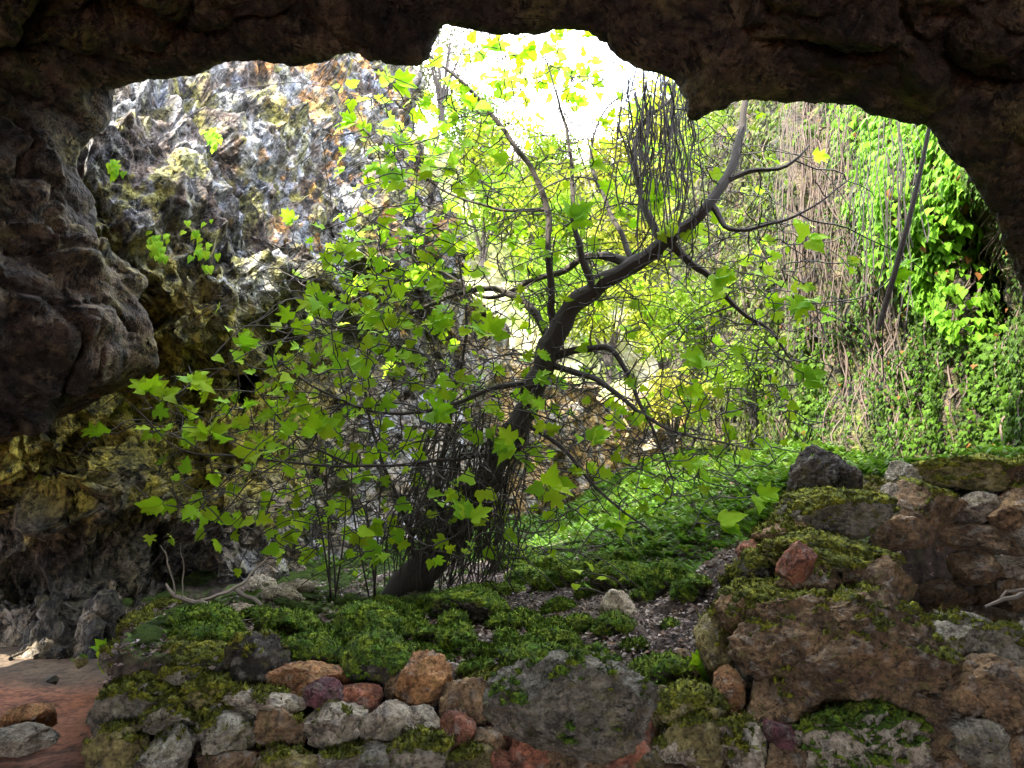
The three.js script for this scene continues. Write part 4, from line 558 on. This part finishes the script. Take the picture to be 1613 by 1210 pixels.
// ---------------------------------------------------------------- ground cover
{
  reseed(1001);
  const nrmAt = (x, z) => V(ground(x - 0.06, z) - ground(x + 0.06, z), 0.12, ground(x, z - 0.06) - ground(x, z + 0.06)).normalize();
  // herbs
  const herb = (() => { const a = []; for (let i = 0; i < 6; i++) { const an = i * 1.05, d = V(Math.cos(an), rr(0.3, 1.1), Math.sin(an)); a.push(OVAL.clone().applyMatrix4(leafMatrix(V(Math.cos(an) * 0.15, rr(0.2, 0.6), Math.sin(an) * 0.15), d, UP.clone().add(V(0.01, 0, 0.02)), rr(0.6, 1)))); } return mergeGeometries(a); })();
  const hm = [], hc = [];
  for (let i = 0; i < 60000 && hm.length < 16000; i++) {
    const z = -4.6 - 11 * Math.pow(rnd(), 1.3), x = rr(-2.5, 5.5 + (-z - 4.6) * 0.3); if (inEdge(x, z) < 0.12) continue;
    const right = sstep(0.2, 1.6, x - 0.1 - 0.16 * (z + 6)) * sstep(-5.0, -6.2, z + 0.35 * (1.9 - x)), back = sstep(-8.5, -10.5, z), patch = fbm(x * 1.2, 3, z * 1.2, 3); const dens = Math.max(right, back * 0.8) + 0.5 * patch - 0.18;
    if (dens < rnd() || dens < 0.1) continue; const s = rr(0.04, 0.10) * (0.8 + 0.04 * -z), k = rr(0.5, 1.15), b = rnd() < 0.15 ? 1.35 : 1;
    tm.makeRotationY(rr(0, 6.3)); const m = tm.clone().scale(V(s, s * rr(0.7, 1.5), s)); m.setPosition(x, ground(x, z), z); hm.push(m); hc.push([0.105 * k * b, 0.215 * k, 0.016 * k]);
  }
  tag(cloud('ground_herbs', herb, white, hm, hc, scene), 'dense low green herbs covering the slope on the right', 'herbs', null, 'stuff');
  // moss cushions
  const cush = (() => { let g = new THREE.IcosahedronGeometry(1, 7); g.deleteAttribute('uv'); g.deleteAttribute('normal'); g = mergeVertices(g, 1e-5); const p = g.attributes.position, q = V(), c = new Float32Array(p.count * 3); for (let i = 0; i < p.count; i++) { q.fromBufferAttribute(p, i); const b = fbm(q.x * 5, q.y * 5, q.z * 5, 3); q.multiplyScalar(1 + 0.3 * fbm(q.x * 1.6, q.y * 1.6, q.z * 1.6, 2) + 0.14 * b + rr(-0.03, 0.03)); p.setXYZ(i, q.x, q.y * 0.55, q.z); c.set(mulc([1, 1, 1], 1 + 0.7 * b), i * 3); } g.computeVertexNormals(); g.setAttribute('color', new THREE.BufferAttribute(c, 3)); return boxUV(g, 3); })();
  const cm = [], cc = [];
  for (let i = 0; i < 60000 && cm.length < 2400; i++) { const z = -4.3 - 6.5 * Math.pow(rnd(), 1.2), x = rr(-3, 3.2); if (inEdge(x, z) < 0.2) continue; const m = mossy(x, z); if (m < 0.14 + 0.3 * rnd()) continue; const s = rr(0.012, 0.046) * (0.7 + sstep(0, 0.6, m)), k = rr(0.6, 1.3), n = nrmAt(x, z); tm.makeRotationFromQuaternion(tq.setFromUnitVectors(UP, n)); const q = tm.clone().multiply(new THREE.Matrix4().makeRotationY(rr(0, 6))).scale(V(s, s * rr(0.6, 1.1), s)); q.setPosition(x, ground(x, z) + s * 0.05, z); cm.push(q); cc.push([0.13 * k, 0.235 * k, 0.008 * k]); }
  tag(cloud('ground_moss', cush, M.moss, cm, cc, scene), 'bright moss cushions spread between the rocks on the slope', 'moss', null, 'stuff');
  // dry leaves
  const dry = DIAMOND.clone(); { const p = dry.attributes.position; p.setZ(1, 0.18); p.setZ(3, 0.15); dry.computeVertexNormals(); }
  const lm = [], lc = [], dryC = [[0.20, 0.14, 0.11], [0.30, 0.24, 0.20], [0.12, 0.08, 0.07], [0.38, 0.32, 0.28], [0.17, 0.10, 0.06], [0.07, 0.05, 0.045]];
  for (let i = 0; i < 120000 && lm.length < 45000; i++) { const z = -4.25 - 7 * Math.pow(rnd(), 1.5), x = rr(-2.8, 4.2); if (inEdge(x, z) < 0.06) continue; const m = mossy(x, z); if (m > 0.22 + 0.4 * rnd() * rnd() && rnd() < 0.85) continue; const s = rr(0.018, 0.05), n = nrmAt(x, z).add(ball().multiplyScalar(0.65)); const q = leafMatrix(V(x, ground(x, z) + rr(0.002, 0.016), z), ball().setY(rr(-0.15, 0.2)), n, s); lm.push(q); const k = rr(0.6, 1.25); lc.push(mulc(pick(dryC), k)); }
  tag(cloud('leaf_litter', dry, new THREE.MeshStandardMaterial({ color: 0xffffff, roughness: 0.8, side: THREE.DoubleSide }), lm, lc, scene), 'dry brown and grey leaf litter on the open slope', 'leaf litter', null, 'stuff');
  console.log('herbs', hm.length, 'moss', cm.length, 'litter', lm.length);
}
// ---------------------------------------------------------------- fallen branches, saplings, small plants
{
  reseed(66);
  const dead = (label, list) => { const t = thing('fallen_branch', label, 'branch'); list.forEach((l, i) => { const [p, r] = spline(l.map(([x, y, d, q]) => [at(x, y, d), q]), 0.05); p.forEach(v => { v.x += 0.012 * N3(v.x * 9, v.y * 9, 1); v.y += 0.012 * N3b(v.x * 9, v.y * 9, 2); }); mesh(i ? 'side_branch' : 'stem', tube(p, r, 6), DEADWOOD, t); }); };
  dead('bare forked branch lying on the moss at the left, ends raised', [[[262, 918, 5.6, 0.008], [278, 940, 5.55, 0.016], [310, 948, 5.5, 0.02], [345, 962, 5.3, 0.02], [362, 985, 5.1, 0.018], [386, 1004, 5.0, 0.012]], [[310, 948, 5.5, 0.012], [345, 938, 5.6, 0.014], [385, 915, 5.8, 0.012], [420, 880, 6.0, 0.006]], [[275, 935, 5.55, 0.006], [262, 880, 5.5, 0.005], [252, 860, 5.5, 0.003]], [[285, 943, 5.5, 0.005], [290, 890, 5.5, 0.004], [282, 856, 5.4, 0.002]], [[350, 968, 5.25, 0.008], [372, 978, 5.1, 0.006], [400, 975, 5.0, 0.003]]]);
  dead('straight grey branch lying on the moss right of the forked branch', [[[368, 928, 5.9, 0.016], [400, 945, 5.8, 0.016], [440, 968, 5.6, 0.014], [492, 991, 5.4, 0.008]], [[400, 945, 5.8, 0.007], [415, 930, 5.8, 0.004], [440, 925, 5.8, 0.002]]]);
  dead('thin pale stick lying across the litter right of the trunk', [[[625, 965, 6.2, 0.008], [680, 945, 6.3, 0.009], [740, 915, 6.5, 0.006]]]);
  dead('short broken mossy stick poking in from the right edge', [[[1640, 925, 4.2, 0.012], [1600, 938, 4.2, 0.012], [1552, 953, 4.2, 0.007]], [[1625, 930, 4.2, 0.01], [1590, 932, 4.15, 0.007], [1575, 940, 4.12, 0.004]]]);
  const sap = (label, x, y, d, tips) => { const t = thing('sapling', label, 'sapling', 'thin saplings left of the trunk'); tips.forEach(([tx, ty], i) => { const b = at(x + i * 3, y, d); b.y = ground(b.x, b.z) - 0.03; const e = at(tx, ty, d + rr(-0.3, 0.3)), m = b.clone().lerp(e, 0.5).add(V(rr(-0.1, 0.1), 0.1, 0)); const [p, r] = spline([[b, 0.009], [m, 0.007], [e, 0.003]], 0.08); mesh('stem', tube(p, r, 5), TWIG, t); for (let k = 3; k < p.length; k += 2) { if (rnd() < 0.45) continue; const o = ball(); o.y = Math.abs(o.y) * 0.5; const s = rr(0.06, 0.11), q = p[k].clone().addScaledVector(o, 0.05), l = mesh('leaf', FIG[2], pick(FIGM), t); l.applyMatrix4(leafMatrix(q, o, V(0, 1, 0.5).add(ball().multiplyScalar(0.6)), s)); } }); };
  sap('thin sapling with several stems just left of the trunk foot', 585, 960, 6.6, [[560, 640], [600, 700], [530, 720], [575, 760]]);
  sap('spindly sapling standing farther left, nearer the cliff', 520, 965, 6.3, [[510, 650], [470, 700], [545, 780], [500, 800]]);
  sap('small leafy shoot rising from the litter right of the pale rock', 1000, 985, 5.6, [[880, 930], [905, 900]]);
  const tuft = (label, px, py, d, n, sz, hang, leafG = IVY[1]) => { const t = thing('wall_plant', label, 'plant', 'small plants growing on the rock'); for (let i = 0; i < n; i++) { const p = at(px + gauss() * sz, py + gauss() * sz * 1.5, d + rr(-0.1, 0.05)); const o = V(rr(-0.7, 0.7), hang ? -1 : 0.7, rr(0.2, 0.9)); mesh('leaf', leafG, pick(FIGM), t).applyMatrix4(leafMatrix(p, o, V(0.2, 0.6, 1).add(ball().multiplyScalar(0.5)), rr(0.05, 0.10))); } };
  tuft('round-leaved plant on the pale rock nearest the left roof edge', 183, 266, 6.4, 16, 9, true);
  tuft('leafy green plant hanging on the middle of the grey cliff', 250, 385, 6.75, 30, 14, true);
  tuft('yellowish creeper on the cliff right of the leafy green plant', 318, 385, 6.9, 24, 20, true);
  tuft('small green plant in the notch high on the cliff', 335, 215, 7.2, 18, 10, true);
  tuft('low green herb at the foot of the stone edging by the floor', 168, 1036, 6.0, 30, 12, false);
  tuft('small leafy herb growing beside the stone heap', 1108, 1055, 4.4, 40, 16, false);
}
renderer.render(scene, camera);
